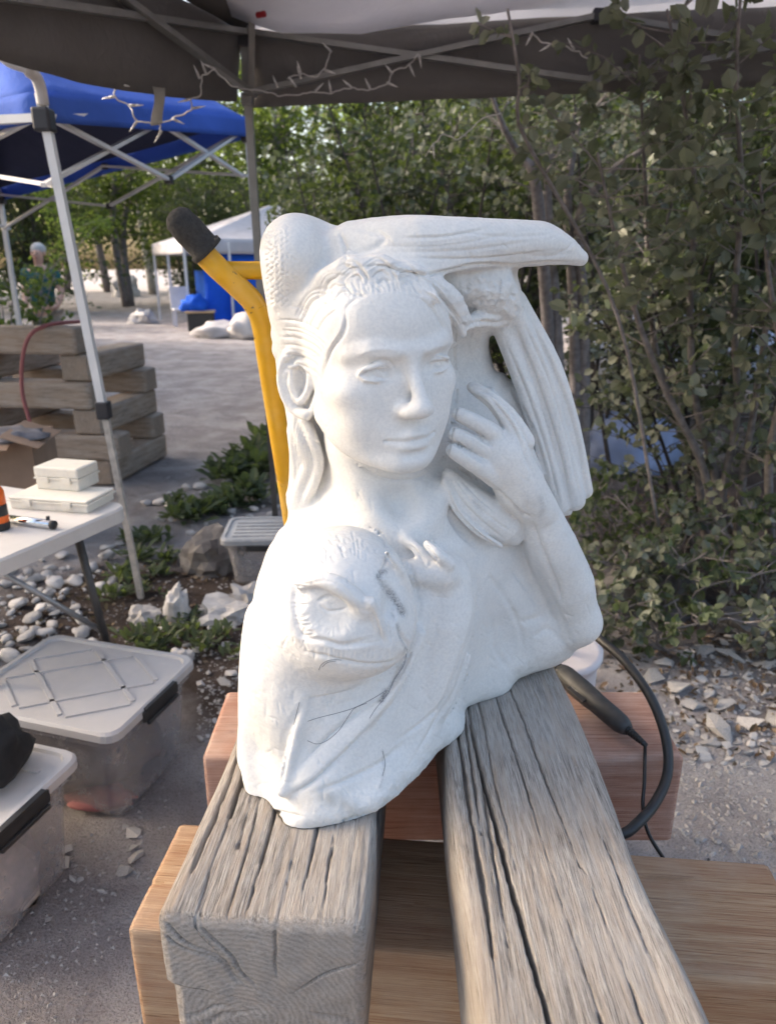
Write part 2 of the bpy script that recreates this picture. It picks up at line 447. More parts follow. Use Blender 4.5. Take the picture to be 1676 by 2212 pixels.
# neck rises into the jaw
def B(px, py, Y): return WY(px, py, Y)
def R_(px, py, Y, r): return mpp(px, py, Y) * r
body = Field(GO, GO + VS * GN)
def bc(pts, k, n=4, F=None, op='u'):
    (F or body).cap([B(*p[:3]) for p in pts], [R_(p[0], p[1], p[2], p[3]) for p in pts], k, op, n)
def be(p, rx, ry, rz, k, tilt=0, F=None, op='u', yaw=0):
    m = mpp(*p); c, s_ = math.cos(RAD(tilt)), math.sin(RAD(tilt)); cy, sy = math.cos(RAD(yaw)), math.sin(RAD(yaw))
    Rm = np.array([[c, 0, s_], [0, 1, 0], [-s_, 0, c]]) @ np.array([[cy, sy, 0], [-sy, cy, 0], [0, 0, 1]])
    (F or body).ell(B(*p), (rx * m, ry, rz * m), k, Rm, op)
neck = Field(GO, GO + VS * GN) if False else MAIN
bc([(800, 960, .96, 95), (830, 1060, .965, 100), (850, 1160, .98, 150)], .03, F=MAIN)
bc([(735, 930, .95, 30), (770, 1020, .925, 28), (815, 1110, .905, 22), (860, 1150, .90, 16)], .02, F=MAIN)     # neck cord
bc([(880, 1160, .905, 14), (800, 1130, .925, 16), (700, 1130, .935, 22), (630, 1170, .95, 30)], .025, F=MAIN)   # collarbone
bc([(960, 1050, .945, 16), (930, 1110, .925, 16), (890, 1160, .905, 12)], .02, F=MAIN)
be((870, 1085, .905), 22, .012, 26, .03, F=MAIN, op='s')                                                         # throat hollow
# --- hair: sweep behind the ear, tufts along the hairline
hair = Field(GO, GO + VS * GN)
hair_ = MAIN
be((700, 690, .965), 95, .07, 75, .02, F=hair_)
bc([(650, 720, .955, 50), (640, 800, .975, 42), (660, 900, .985, 40), (665, 1000, 1.0, 40), (655, 1080, 1.0, 34)], .02, F=hair_)
for pts in [[(606,690,.95,17),(655,700,.922,17),(700,730,.90,11)], [(602,724,.955,16),(650,734,.93,15),(694,770,.905,9)], [(602,756,.96,13),(648,756,.935,11),(684,800,.915,7)],
            [(640,690,.935,24),(672,645,.902,24),(712,640,.880,17),(736,666,.873,8)], [(680,712,.905,16),(706,684,.886,16),(738,670,.873,8)],
            [(676,640,.91,20),(704,604,.882,22),(744,604,.862,18),(752,640,.855,9)], [(716,606,.885,24),(756,574,.862,24),(794,592,.851,18),(796,626,.847,8)],
            [(776,584,.868,20),(822,570,.856,22),(856,594,.850,17),(852,622,.846,8)], [(836,588,.868,18),(884,584,.860,20),(916,606,.862,15),(908,630,.857,7)],
            [(902,602,.874,17),(945,628,.878,18),(985,684,.902,14),(1000,722,.92,8)], [(932,606,.882,16),(978,641,.893,17),(1010,690,.918,10)], [(890,622,.856,9),(934,648,.862,11),(964,700,.88,8),(974,738,.897,5)]]:
    bc(pts, .011, F=hair_)
for k in range(9):
    x = 752 + k * 23; y = 640 - 12 * math.sin(k / 8 * 3.14)
    bc([(x - 18, y - 26, .868, 10), (x - 2, y - 4, .851, 10), (x + 12, y + 14 + 5 * (k % 2), .850, 5)], .007, F=MAIN)
for pts in [[(640,905,.965,16),(652,950,.955,16),(668,1000,.965,15),(650,1050,.985,15),(634,1090,.995,11)], [(660,910,.955,14),(678,955,.945,13),(690,1000,.955,11),(676,1050,.97,12),(655,1095,.985,9)], [(632,930,.985,13),(640,985,.985,14),(640,1035,1.0,12),(626,1070,1.01,9)]]:
    bc(pts, .004, F=MAIN)
MAIN.merge(head, .006)
# --- ear
ear = Field(GO, GO + VS * GN) if False else MAIN
EY = 0.93
be((652, 828, EY + .014), 44, .02, 70, .012, tilt=8, F=MAIN)
be((654, 826, EY - .003), 16, .006, 32, .008, tilt=10, F=MAIN, op='s')
bc([(680,826,EY-.004,7),(692,796,EY-.012,8),(676,764,EY-.012,9),(644,752,EY-.006,10),(614,776,EY+.004,10),(606,820,EY+.008,9),(616,860,EY+.005,9),(638,888,EY,10),(662,896,EY-.010,13)], .003, F=MAIN)
bc([(630,792,EY-.002,6),(652,784,EY-.006,8),(670,804,EY-.010,9),(668,838,EY-.010,9),(652,866,EY-.006,9),(634,860,EY-.001,7)], .003, F=MAIN)
bc([(640,812,EY+.006,4),(646,842,EY+.006,4)], .003, F=MAIN)
bc([(686,826,EY-.012,7),(688,850,EY-.015,9),(680,884,EY-.013,12)], .005, F=MAIN)
# --- bird lying over the crown: breast on one side, folded wing on the other, tail feathers hanging
be((640, 556, .945), 76, .065, 88, .012, tilt=6, F=MAIN)
be((625, 625, .955), 50, .05, 70, .02, tilt=-8, F=MAIN)
bc([(760, 530, .925, 48), (900, 528, .905, 58), (1030, 522, .925, 48), (1140, 522, .965, 40), (1215, 535, 1.0, 26), (1255, 556, 1.02, 12)], .02, F=MAIN)
bc([(800, 560, .90, 18), (900, 572, .885, 18), (1000, 566, .905, 16), (1100, 556, .95, 16), (1200, 556, .99, 14), (1255, 562, 1.02, 8)], .012, F=MAIN)
bc([(985, 610, .945, 34), (1060, 625, .965, 52), (1085, 672, .99, 34), (1030, 690, .955, 18), (1000, 706, .935, 11)], .015, F=MAIN)
for pts in [[(1100,660,1.03,26),(1160,800,1.055,26),(1205,950,1.08,24),(1240,1080,1.09,24)], [(1075,690,1.03,20),(1130,830,1.04,20),(1170,960,1.06,20),(1210,1095,1.08,18)],
            [(1120,650,1.05,18),(1190,790,1.075,22),(1230,920,1.095,22),(1262,1060,1.105,18)], [(1060,850,1.03,14),(1120,930,1.04,14),(1160,1030,1.055,14)]]:
    bc(pts, .006, F=MAIN)
# --- raised arm and hand against the hair
bc([(1244, 1340, 1.06, 46), (1222, 1262, 1.045, 60), (1188, 1180, 1.015, 57), (1160, 1110, .995, 48)], .012, F=MAIN)
bc([(1250, 1345, 1.06, 40), (1190, 1370, 1.07, 46), (1120, 1340, 1.05, 50), (1080, 1280, 1.03, 50)], .03, F=MAIN)
hand = Field(GO, GO + VS * GN)
bc([(1160, 1100, .985, 44), (1122, 1050, .965, 55), (1090, 985, .95, 52)], .012, F=hand)
bc([(1080, 1015, .945, 32), (1060, 968, .945, 32)], .012, F=hand)
bc([(1122, 955, .955, 32), (1100, 908, .955, 23), (1066, 868, .955, 18), (1032, 844, .965, 15), (1018, 836, .97, 11)], .006, F=hand)
bc([(1076, 946, .945, 22), (1044, 922, .932, 19), (1006, 902, .925, 17), (990, 894, .925, 15)], .003, F=hand)
bc([(1064, 984, .94, 21), (1032, 963, .928, 18), (996, 944, .92, 17), (981, 937, .918, 15)], .003, F=hand)
bc([(1072, 1032, .94, 24), (1030, 1006, .922, 19), (995, 984, .912, 18), (977, 973, .91, 15)], .003, F=hand)
MAIN.merge(hand, .004)
# --- long feather hanging from the cheek
fe = Field(GO, GO + VS * GN)
bc([(968, 1024, .945, 14), (1000, 1070, .955, 34), (1045, 1108, .972, 44), (1085, 1136, .985, 40), (1108, 1158, .99, 22)], .004, F=fe)
bc([(960, 1040, .935, 7), (986, 1100, .934, 9), (1030, 1148, .942, 9), (1080, 1180, .955, 7)], .006, F=fe)
MAIN.merge(fe, .004)
bc([(970, 1112, .938, 8), (1005, 1152, .942, 12), (1050, 1184, .948, 13), (1080, 1194, .952, 8)], .006, F=MAIN, op='s')
# --- forearm and hand folded over the owl
arm = Field(GO, GO + VS * GN)
bc([(955, 1250, .90, 62), (950, 1340, .89, 72), (915, 1450, .875, 74), (860, 1570, .845, 66), (790, 1680, .81, 50)], .02, F=arm)
bc([(950, 1235, .87, 40), (900, 1235, .865, 30), (862, 1225, .86, 16)], .015, F=arm)
bc([(968, 1218, .855, 16), (945, 1196, .848, 13), (922, 1176, .858, 9)], .006, F=arm)
bc([(930, 1222, .865, 15), (905, 1190, .872, 13), (878, 1163, .885, 10)], .006, F=arm)
MAIN.merge(arm, .01)
# --- the owl
owl = Field(GO, GO + VS * GN)
be((738, 1292, .805), 150, .100, 155, .01, F=owl)
be((775, 1345, .800), 118, .083, 92, .03, F=owl)
be((640, 1420, .84), 110, .09, 200, .05, F=owl)
be((700, 1560, .83), 150, .085, 220, .04, F=owl)
def oY(x, y):
    a = max(.04, 1 - ((x - 738) / 150) ** 2 - ((y - 1292) / 155) ** 2); b = max(.04, 1 - ((x - 775) / 118) ** 2 - ((y - 1345) / 92) ** 2)
    return min(.805 - .100 * math.sqrt(a), .800 - .083 * math.sqrt(b))
def oc(pts, k, lift=0.0, op='u'): bc([(x, y, oY(x, y) + r * .00050 - lift, r) for x, y, r in pts], k, F=owl, op=op)
be((704, 1324, .700), 68, .020, 58, .010, tilt=-10, F=owl, op='s')                                    # hollow of the near facial disc
be((730, 1330, .742), 60, .020, 50, .016, F=owl)
oc([(648,1262,10),(690,1252,17),(730,1264,21),(766,1290,19),(790,1318,13)], .012, .003)                # brow
be((714, 1302, .7310), 24, .010, 12, .008, F=owl)                                                       # eye
oc([(800,1300,13),(812,1326,13),(824,1358,12),(836,1392,6)], .004, .010)                               # beak
oc([(655,1390,12),(700,1402,15),(760,1412,17),(815,1412,15),(858,1394,11)], .016, .001)                # ruff
be((856, 1282, .738), 24, .016, 58, .010, tilt=-14, F=owl, op='s')                                     # far facial disc
oc([(836,1195,6),(864,1228,8),(882,1272,9),(886,1325,9),(872,1372,9)], .008, .003)
MAIN.merge(owl, .006)
# folds of the owl's wing
bc([(905,1370,.825,16),(865,1460,.80,18),(806,1538,.775,18),(738,1604,.755,17),(676,1662,.738,14),(612,1712,.725,8)], .012, F=MAIN)
bc([(655,1510,.752,6),(640,1580,.744,10),(622,1650,.735,12),(608,1706,.725,8)], .012, F=MAIN)
bc([(1005,1420,.90,12),(960,1520,.865,16),(900,1590,.825,16),(820,1650,.785,14),(720,1690,.735,10)], .015, F=MAIN)
bc([(560,1330,.86,18),(545,1480,.83,18),(535,1620,.795,16),(550,1720,.765,10)], .03, F=MAIN)

# --- surface nets
def surface_nets(g):
    s = g < 0
    nx, ny, nz = g.shape
    cnt = np.zeros((nx - 1, ny - 1, nz - 1), np.uint8)
    for i in (0, 1):
        for j in (0, 1):
            for k in (0, 1):
                cnt += s[i:nx - 1 + i, j:ny - 1 + j, k:nz - 1 + k]
    act = (cnt > 0) & (cnt < 8)
    idx = np.argwhere(act)
    vid = np.full(act.shape, -1, np.int32); vid[act] = np.arange(len(idx))
    corners = [(i, j, k) for i in (0, 1) for j in (0, 1) for k in (0, 1)]
    val = {c: g[idx[:, 0] + c[0], idx[:, 1] + c[1], idx[:, 2] + c[2]] for c in corners}
    acc = np.zeros((len(idx), 3)); num = np.zeros(len(idx))
    for a in corners:
        for ax in range(3):
            if a[ax] == 0:
                b = list(a); b[ax] = 1; b = tuple(b)
                va, vb = val[a], val[b]
                m = (va < 0) != (vb < 0)
                t = np.where(m, va / np.where(va - vb == 0, 1, va - vb), 0)
                p = np.array(a, float)[None].repeat(len(idx), 0); p[:, ax] = t
                acc += p * m[:, None]; num += m
    V = idx + acc / num[:, None]
    quads = []
    for ax in range(3):
        sl0 = [slice(None)] * 3; sl1 = [slice(None)] * 3
        sl0[ax] = slice(0, -1); sl1[ax] = slice(1, None)
        e = np.argwhere(s[tuple(sl0)] != s[tuple(sl1)])
        o = [q for q in range(3) if q != ax]
        e = e[(e[:, o[0]] > 0) & (e[:, o[1]] > 0) & (e[:, o[0]] < g.shape[o[0]] - 1) & (e[:, o[1]] < g.shape[o[1]] - 1)]
        flip = s[e[:, 0], e[:, 1], e[:, 2]]
        def c(da, db):
            q = e.copy(); q[:, o[0]] -= da; q[:, o[1]] -= db; return vid[q[:, 0], q[:, 1], q[:, 2]]
        f = np.stack([c(1, 1), c(0, 1), c(0, 0), c(1, 0)], 1)
        if ax == 1: flip = ~flip
        f[~flip] = f[~flip][:, ::-1]
        quads.append(f)
    return V, np.concatenate(quads)
MAIN.g[:, :, :2] = np.maximum(MAIN.g[:, :, :2], 0.001)
for a_ in (0, 1, 2):
    for e_ in (0, -1):
        sl_ = [slice(None)] * 3; sl_[a_] = e_; MAIN.g[tuple(sl_)] = 0.01
V, Q = surface_nets(MAIN.g)
V = GO + VS * V
del MAIN, head, hand, arm, owl, fe, body, hair
def vnormals(V, Q):
    n = np.cross(V[Q[:, 2]] - V[Q[:, 0]], V[Q[:, 3]] - V[Q[:, 1]])
    N = np.zeros_like(V)
    for i in range(4):
        for a_ in range(3): N[:, a_] += np.bincount(Q[:, i], n[:, a_], len(V))
    return N / (np.linalg.norm(N, axis=1, keepdims=True) + 1e-12)
def relax(V, Q, f, it):
    for _ in range(it):
        A = np.zeros_like(V); c = np.zeros(len(V))
        for i in range(4):
            for j in (1, 3):
                t = V[Q[:, (i + j) % 4]]
                for a_ in range(3): A[:, a_] += np.bincount(Q[:, i], t[:, a_], len(V))
                c += np.bincount(Q[:, i], minlength=len(V))
        V = V + np.where(c[:, None] > 0, A / np.maximum(c, 1)[:, None] - V, 0) * f
    return V
V = relax(V, Q, 0.5, 2)

# --- the worked side gets a finer mesh before it is chiselled
def visibility(V, Q):
    px, py, dep = to_px(V[:, 0], V[:, 1], V[:, 2]); N = vnormals(V, Q)
    view = V - np.array([0, 0, CAM_Z]); view /= np.linalg.norm(view, axis=1, keepdims=True)
    facing = np.clip(-(N * view).sum(1) * 2.0, 0, 1)
    key = np.clip(((px - 400) / 6).astype(int), 0, 199) * 300 + np.clip(((py - 400) / 6).astype(int), 0, 299)
    near = np.full(200 * 300, 9.0); np.minimum.at(near, key, dep)
    return px, py, dep, N, facing * np.clip((near[key] + 0.03 - dep) / 0.01, 0, 1)
_, _, _, _, vz = visibility(V, Q)
sel = (vz[Q] > .02).all(1)
QS, QK = Q[sel], Q[~sel]
E = np.sort(np.concatenate([QS[:, [i, (i + 1) % 4]] for i in range(4)]), 1)
ek = E[:, 0].astype(np.int64) * len(V) + E[:, 1]
uq, inv_, cnt_ = np.unique(ek, return_inverse=True, return_counts=True)
ea, eb = (uq // len(V)).astype(int), (uq % len(V)).astype(int)
n0, nE, nS = len(V), len(uq), len(QS)
fc_ = V[QS].mean(1); em = (V[ea] + V[eb]) / 2
V = np.concatenate([V, em, fc_]); ei = inv_.reshape(4, nS) + n0; fi = np.arange(nS) + n0 + nE
Q4 = np.concatenate([np.stack([QS[:, i], ei[i], fi, ei[(i + 3) % 4]], 1) for i in range(4)])
inner = np.zeros(len(V), bool); inner[n0 + nE:] = True; inner[n0:n0 + nE] = cnt_ > 1
tot = np.bincount(Q.ravel(), minlength=n0); inn = np.bincount(QS.ravel(), minlength=n0); inner[:n0] = (inn > 0) & (tot == inn)
Q = Q4
V = np.where(inner[:, None], relax(V, Q4, 0.5, 2), V)
Q = np.concatenate([QK, Q4])
# --- chisel strokes: each is a worked line on the visible face of the stone
px, py, dep, N, vis = visibility(V, Q)
vis = vis * inner
DISP = np.zeros(len(V))
def stroke(pts, w, d, kind='v', taper=True, n=6):
    P = np.array([(q.x, q.y) for q in (spline([(a, b, 0) for a, b in pts], n) if len(pts) > 2 else [Vector((a, b, 0)) for a, b in pts])])
    lo = P.min(0) - 3.2 * w; hi = P.max(0) + 3.2 * w
    m = np.nonzero((px > lo[0]) & (px < hi[0]) & (py > lo[1]) & (py < hi[1]) & (vis > 0))[0]
    if not len(m): return
    bx, by = px[m], py[m]; D = np.full(len(m), 1e9); S = np.zeros(len(m)); T = np.zeros(len(m))
    for i in range(len(P) - 1):
        e = P[i + 1] - P[i]; L = e @ e + 1e-9
        wx = bx - P[i, 0]; wy = by - P[i, 1]
        h = np.clip((wx * e[0] + wy * e[1]) / L, 0, 1)
        d2 = (wx - h * e[0]) ** 2 + (wy - h * e[1]) ** 2
        c = d2 < D
        D[c] = d2[c]; S[c] = np.sign(e[0] * wy - e[1] * wx)[c]; T[c] = ((i + h) / (len(P) - 1))[c]
    D = np.sqrt(D)
    tp = np.clip(np.minimum(T, 1 - T) * 6, 0.15, 1) if taper else 1.0
    if kind == 'v': a = -d * np.exp(-(D / w) ** 2)
    else: a = d * S * np.clip(1 - D / (3 * w), 0, 1) ** 2 * np.clip(D / (0.4 * w), 0, 1)
    DISP[m] += a * tp * vis[m]
rs = random.Random(7)
# eyes
stroke([(788,799),(806,783),(827,777),(845,784),(858,806)], 3.0, .0016)
stroke([(917,796),(928,779),(944,772),(957,775),(963,786)], 2.6, .0014)
stroke([(798,806),(825,817),(850,811)], 3.0, .0010)
stroke([(816,798),(827,790),(838,797),(828,805),(816,798)], 2.4, .0009, taper=False)
stroke([(936,789),(945,782),(953,788),(945,797),(936,789)], 2.4, .0009, taper=False)
stroke([(770,770),(800,757),(840,755),(864,760)], 5, -.0010)
stroke([(915,764),(940,750),(968,746)], 5, -.0010)
stroke([(984,700),(981,760),(986,840),(977,920),(962,985),(935,1018)], 4.0, .0030)       # groove behind the far cheek
stroke([(752,985),(800,1018),(850,1036),(890,1034),(930,1018)], 6.0, .0030)               # under the jaw
# ear folds
for pts in [[(626,790),(640,772),(662,776),(680,796)],[(650,800),(658,826),(650,852),(640,862)],[(622,800),(618,830),(626,856),(642,878)],[(676,850),(668,872),(658,884)]]: stroke(pts, 3.2, .0022)
# hairline and hair
stroke([(745,675),(740,720),(712,760),(700,800),(694,850)], 5, .0022)
stroke([(742,672),(765,648),(800,632)], 4.5, .0012); stroke([(905,626),(940,652),(975,700),(990,735)], 4.5, .0016)
for k in range(26):
    t = k / 25; x = 748 + t * 200; y = 640 - 16 * math.sin(t * 3.14) + (t > .8) * (t - .8) * 160; stroke([(x - 6, y - 30 + rs.uniform(-6, 6)), (x + rs.uniform(-4, 6), y - 10), (x + rs.uniform(0, 14), y + rs.uniform(4, 14))], rs.uniform(2.4, 3.8), rs.uniform(.0006, .0016))
for k in range(9):
    y0 = 690 + k * 13 + rs.uniform(-3, 3)
    stroke([(604 + rs.uniform(-2, 6), y0), (645, y0 + 4), (680, y0 + 20), (705 - k * 2, y0 + 44)], rs.uniform(2.2, 3.6), rs.uniform(.0008, .002))
for pts in [[(650,700),(672,655),(700,630)],[(664,712),(690,668),(716,648)],[(684,720),(700,690),(728,668)],[(690,645),(706,612),(736,592)],[(700,655),(724,622),(752,612)],[(716,655),(736,632),(758,628)],
            [(748,588),(770,580),(790,600),(788,625)],[(758,600),(774,596),(782,612)],[(742,610),(760,632),(785,640)],[(800,600),(822,588),(846,600)],[(812,612),(830,602),(842,610)],[(856,606),(878,598),(900,608)],[(866,616),(884,610),(898,616)],
            [(910,622),(950,655),(990,712)],[(926,616),(965,650),(1000,700)],[(890,588),(930,600),(975,640)],[(902,640),(935,670),(962,720)]]:
    stroke(pts, rs.uniform(2.4, 3.6), rs.uniform(.0012, .0024))
for k in range(10):
    x0 = 634 + k * 6; stroke([(x0 + 8, 900 + k * 7), (x0 - 2, 960), (x0 + 6, 1020), (x0 - 12, 1090)], 3, .0015)
for (a, b, c, n) in [((648, 706), (676, 650), (730, 640), 6), ((684, 664), (712, 606), (760, 612), 6), ((730, 600), (766, 576), (800, 606), 6), ((790, 592), (826, 572), (858, 602), 6), ((846, 594), (884, 586), (914, 612), 6), ((904, 606), (950, 634), (996, 704), 6)]:
    for q in range(n):
        o_ = (q - n / 2) * 5.5; jx = rs.uniform(-2, 2)
        stroke([(a[0] + o_ * .6 + jx, a[1] + o_), (b[0] + o_ * .5, b[1] + o_ + jx), (c[0] + o_ * .3, c[1] + o_ + rs.uniform(-2, 3))], rs.uniform(2.2, 3.4), rs.uniform(.0008, .0020))
# bird: edge of the wing, feather shafts, breast scales
stroke([(770,575),(830,572),(900,590),(960,585),(1030,570),(1110,572),(1180,566),(1255,566)], 4, .0035)
stroke([(728,500),(745,540),(740,570),(765,585)], 6, .0030)
stroke([(768,490),(830,512),(800,540),(750,548)], 7, .0020)
for a, b in [((800,530),(1120,500)),((830,545),(1160,520)),((860,512),(1060,490)),((900,556),(1190,540)),((990,500),(1200,505)),((1100,545),(1240,545))]:
    stroke([a, ((a[0] + b[0]) / 2, (a[1] + b[1]) / 2 + 9), b], 4, .0009)
stroke([(1240,520),(1222,540),(1200,546)], 3, .0010)
for row in range(7):
    for c in range(13):
        x = 576 + row * 11 + rs.uniform(-2, 2) - max(0, 5 - c) * 0.5; y = 492 + c * 13 + (row % 2) * 6 + rs.uniform(-2, 2)
        if row > 4 and (c > 9 or c < 2): continue
        stroke([(x, y - 6), (x + 6, y), (x, y + 6)], 1.8, .0011 * (1 - row / 9), taper=False, n=3)
# unfinished rock under the wing
for k in range(70):
    x = rs.uniform(975, 1130); y = rs.uniform(578, 712)
    if x < 1000 and y > 660: continue
    a = rs.uniform(0, 6.28); l = rs.uniform(8, 22)
    stroke([(x, y), (x + l * math.cos(a) * .6, y + l * math.sin(a) * .6 + 2), (x + l * math.cos(a), y + l * math.sin(a))], rs.uniform(3, 6), rs.uniform(-.002, .0026))
stroke([(996,718),(1030,696),(1075,700),(1110,690)], 6, .004)
stroke([(985,596),(1040,590),(1100,578)], 6, .0025)
# hanging tail feathers
for pts in [[(1108,700),(1160,830),(1205,970),(1232,1100)],[(1126,690),(1180,810),(1222,940),(1252,1085)],[(1090,740),(1140,860),(1180,980),(1210,1110)],[(1140,690),(1200,810),(1243,940),(1268,1080)],[(1100,830),(1150,930),(1185,1040)],[(1050,850),(1110,930),(1150,1030)]]:
    stroke(pts, 4.5, .0026)
    stroke([(a + 9, b) for a, b in pts], 5, -.0014)
# hand: gaps between the fingers, knuckles
for pts in [[(1020,850),(1055,880),(1080,920),(1095,948)],[(985,914),(1020,934),(1048,952),(1066,966)],[(978,954),(1010,974),(1044,998)],[(985,914),(1020,934),(1048,952)],[(978,954),(1010,974),(1044,998)],[(974,990),(1010,1022),(1050,1040),(1090,1072),(1128,1108),(1150,1118)],[(1020,838),(1060,850),(1100,885),(1135,945),(1160,1010)]]:
    stroke(pts, 4.0, .0030)
stroke([(1150,1120),(1172,1180),(1205,1260),(1215,1300)], 6, .0026)
for pts in [[(970,1028),(1000,1085),(1045,1130),(1095,1170)],[(980,1030),(1015,1078),(1065,1122),(1108,1152)],[(995,1035),(1030,1072),(1080,1115)],[(964,1050),(990,1105),(1035,1152),(1080,1182)]]:
    stroke(pts, 2.6, .0016)
stroke([(1110,1140),(1104,1165),(1085,1184)], 3, .0014)
# folded hand
stroke([(880,1172),(905,1200),(922,1222),(930,1214)], 5, .0032)
stroke([(914,1168),(936,1200),(948,1214)], 4, .0028)
stroke([(930,1160),(960,1190),(978,1205)], 5, .0022)
stroke([(1030,1255),(1034,1290),(1018,1360),(985,1450),(950,1540),(890,1640)], 6, .0035)
stroke([(880,1200),(892,1250),(905,1310),(900,1360)], 6, .0022)
for pts in [[(1006,1417),(975,1490),(932,1545),(850,1605)],[(1012,1440),(985,1520),(940,1580)],[(1020,1400),(1004,1480),(1000,1560)]]:
    stroke(pts, 5, .0024)
# owl
stroke([(653,1248),(636,1290),(640,1345),(657,1377),(699,1383),(738,1394),(780,1386),(820,1374)], 6, .0026); stroke([(640,1240),(620,1292),(626,1352),(648,1392)], 7, -.0018)
for k in range(17):
    t = k / 16; y = 1252 + t * 122; x = 650 - 14 * math.sin(t * 3.0) + t * 10; l = rs.uniform(14, 30)
    stroke([(x - 14, y - 5 + rs.uniform(-2, 2)), (x, y + rs.uniform(-1, 1)), (x + l, y + 9 * (0.4 - t) + rs.uniform(-2, 2))], rs.uniform(2.8, 4.0), rs.uniform(.0009, .0018))
for k in range(20):
    a = RAD(-5 + k * 8 + rs.uniform(-3, 3)); r0, r1 = 44 + rs.uniform(-8, 8), 68 + rs.uniform(-8, 8)
    stroke([(724 + r0 * math.cos(a) * 1.2, 1308 + r0 * math.sin(a)), (724 + r1 * math.cos(a) * 1.2, 1308 + r1 * math.sin(a))], 2.6, .0003)
stroke([(684,1302),(700,1291),(722,1290),(742,1302),(756,1320)], 4, .0026)
stroke([(688,1306),(708,1320),(735,1318),(752,1312)], 3.2, .0016)
stroke([(708,1300),(717,1306),(727,1301)], 2.2, .0005)
stroke([(664,1262),(700,1254),(735,1266),(765,1292)], 3.5, .0007)
stroke([(660,1406),(700,1416),(732,1424),(798,1434),(849,1428),(876,1404)], 4.5, .0024)
stroke([(664,1384),(704,1388),(740,1398),(782,1392),(826,1384)], 3.6, .0012)
for k in range(22):
    x = 684 + k * 8.2 + rs.uniform(-2, 2); y = 1402 + 8 * math.sin(k / 21 * 3.1)
    stroke([(x, y - 6 + rs.uniform(-3, 3)), (x - 1 + rs.uniform(-2, 2), y + 6), (x - 3 + rs.uniform(-2, 2), y + 18 + rs.uniform(-4, 4))], rs.uniform(2.2, 3.4), rs.uniform(.0003, .0008))
stroke([(803,1316),(816,1352),(828,1392)], 3, .0020); stroke([(824,1312),(838,1350),(845,1388)], 3.4, .0026)
stroke([(841,1322),(850,1336),(846,1354)], 3, .0022)
stroke([(792,1138),(818,1154),(832,1180),(836,1200),(826,1228),(820,1246)], 4.5, .0028)
stroke([(820,1244),(840,1280),(862,1315),(876,1334)], 6, .0026)
stroke([(858,1350),(870,1378),(884,1402),(874,1440),(850,1480),(826,1520)], 5, .0034)
for k in range(34):
    a = rs.uniform(3.3, 5.6); q = rs.uniform(.45, .9); x = 738 + 130 * q * math.cos(a); y = 1280 + 135 * q * math.sin(a); dx, dy = math.cos(a - .5), math.sin(a - .5); l = rs.uniform(10, 26)
    stroke([(x, y), (x + dx * l * .5 + rs.uniform(-2, 2), y + dy * l * .5), (x + dx * l, y + dy * l)], rs.uniform(2.0, 3.2), rs.uniform(.0004, .0011))
for k in range(40):
    x = rs.uniform(560, 660); y = rs.uniform(1200, 1420); l = rs.uniform(8, 26)
    stroke([(x, y), (x - l * .25, y + l * .6), (x - l * .3, y + l)], rs.uniform(2.0, 3.4), rs.uniform(.0002, .0006))
for pts in [[(585,1450),(572,1540),(566,1640)],[(735,1470),(700,1540),(672,1600)],[(790,1460),(750,1520),(700,1560)]]:
    stroke(pts, 12, .0010)
stroke([(655,1520),(628,1570),(612,1640),(604,1706)], 9, .0035)
for pts in [[(868,1412),(829,1491),(765,1545),(700,1600),(640,1660)],[(908,1400),(866,1490),(806,1565),(738,1632),(676,1686),(620,1720)],[(880,1600),(820,1650),(740,1690),(680,1712)]]:
    stroke(pts, 7, .0032)
stroke([(549,1748),(600,1752),(652,1762)], 4, .0035); stroke([(610,1755),(602,1800)], 5, .0014)
for k in range(5):
    x = rs.uniform(760, 790) + (k > 2) * 20; stroke([(742 + k * 14, 1786 - k * 4), (744 + k * 14, 1774 - k * 4)], 3.5, .003, taper=False)
for pts in [[(1050,1240),(1090,1290),(1120,1350),(1130,1400)],[(1100,1220),(1150,1290),(1180,1350)],[(1120,1345),(1150,1338),(1175,1330)],[(1150,1380),(1185,1360),(1220,1395)],[(1060,1330),(1070,1400),(1100,1450)],[(1170,1250),(1205,1320),(1230,1380)]]:
    stroke(pts, 7, .0022)
for k in range(900):
    x = rs.uniform(530, 1270); y = rs.uniform(480, 1800); a = rs.gauss(.9, .5); l = rs.uniform(10, 34)
    if 700 < x < 985 and 640 < y < 1030: continue
    stroke([(x, y), (x + l * math.cos(a), y + l * math.sin(a))], rs.uniform(1.8, 3.6), rs.uniform(.0002, .0007))
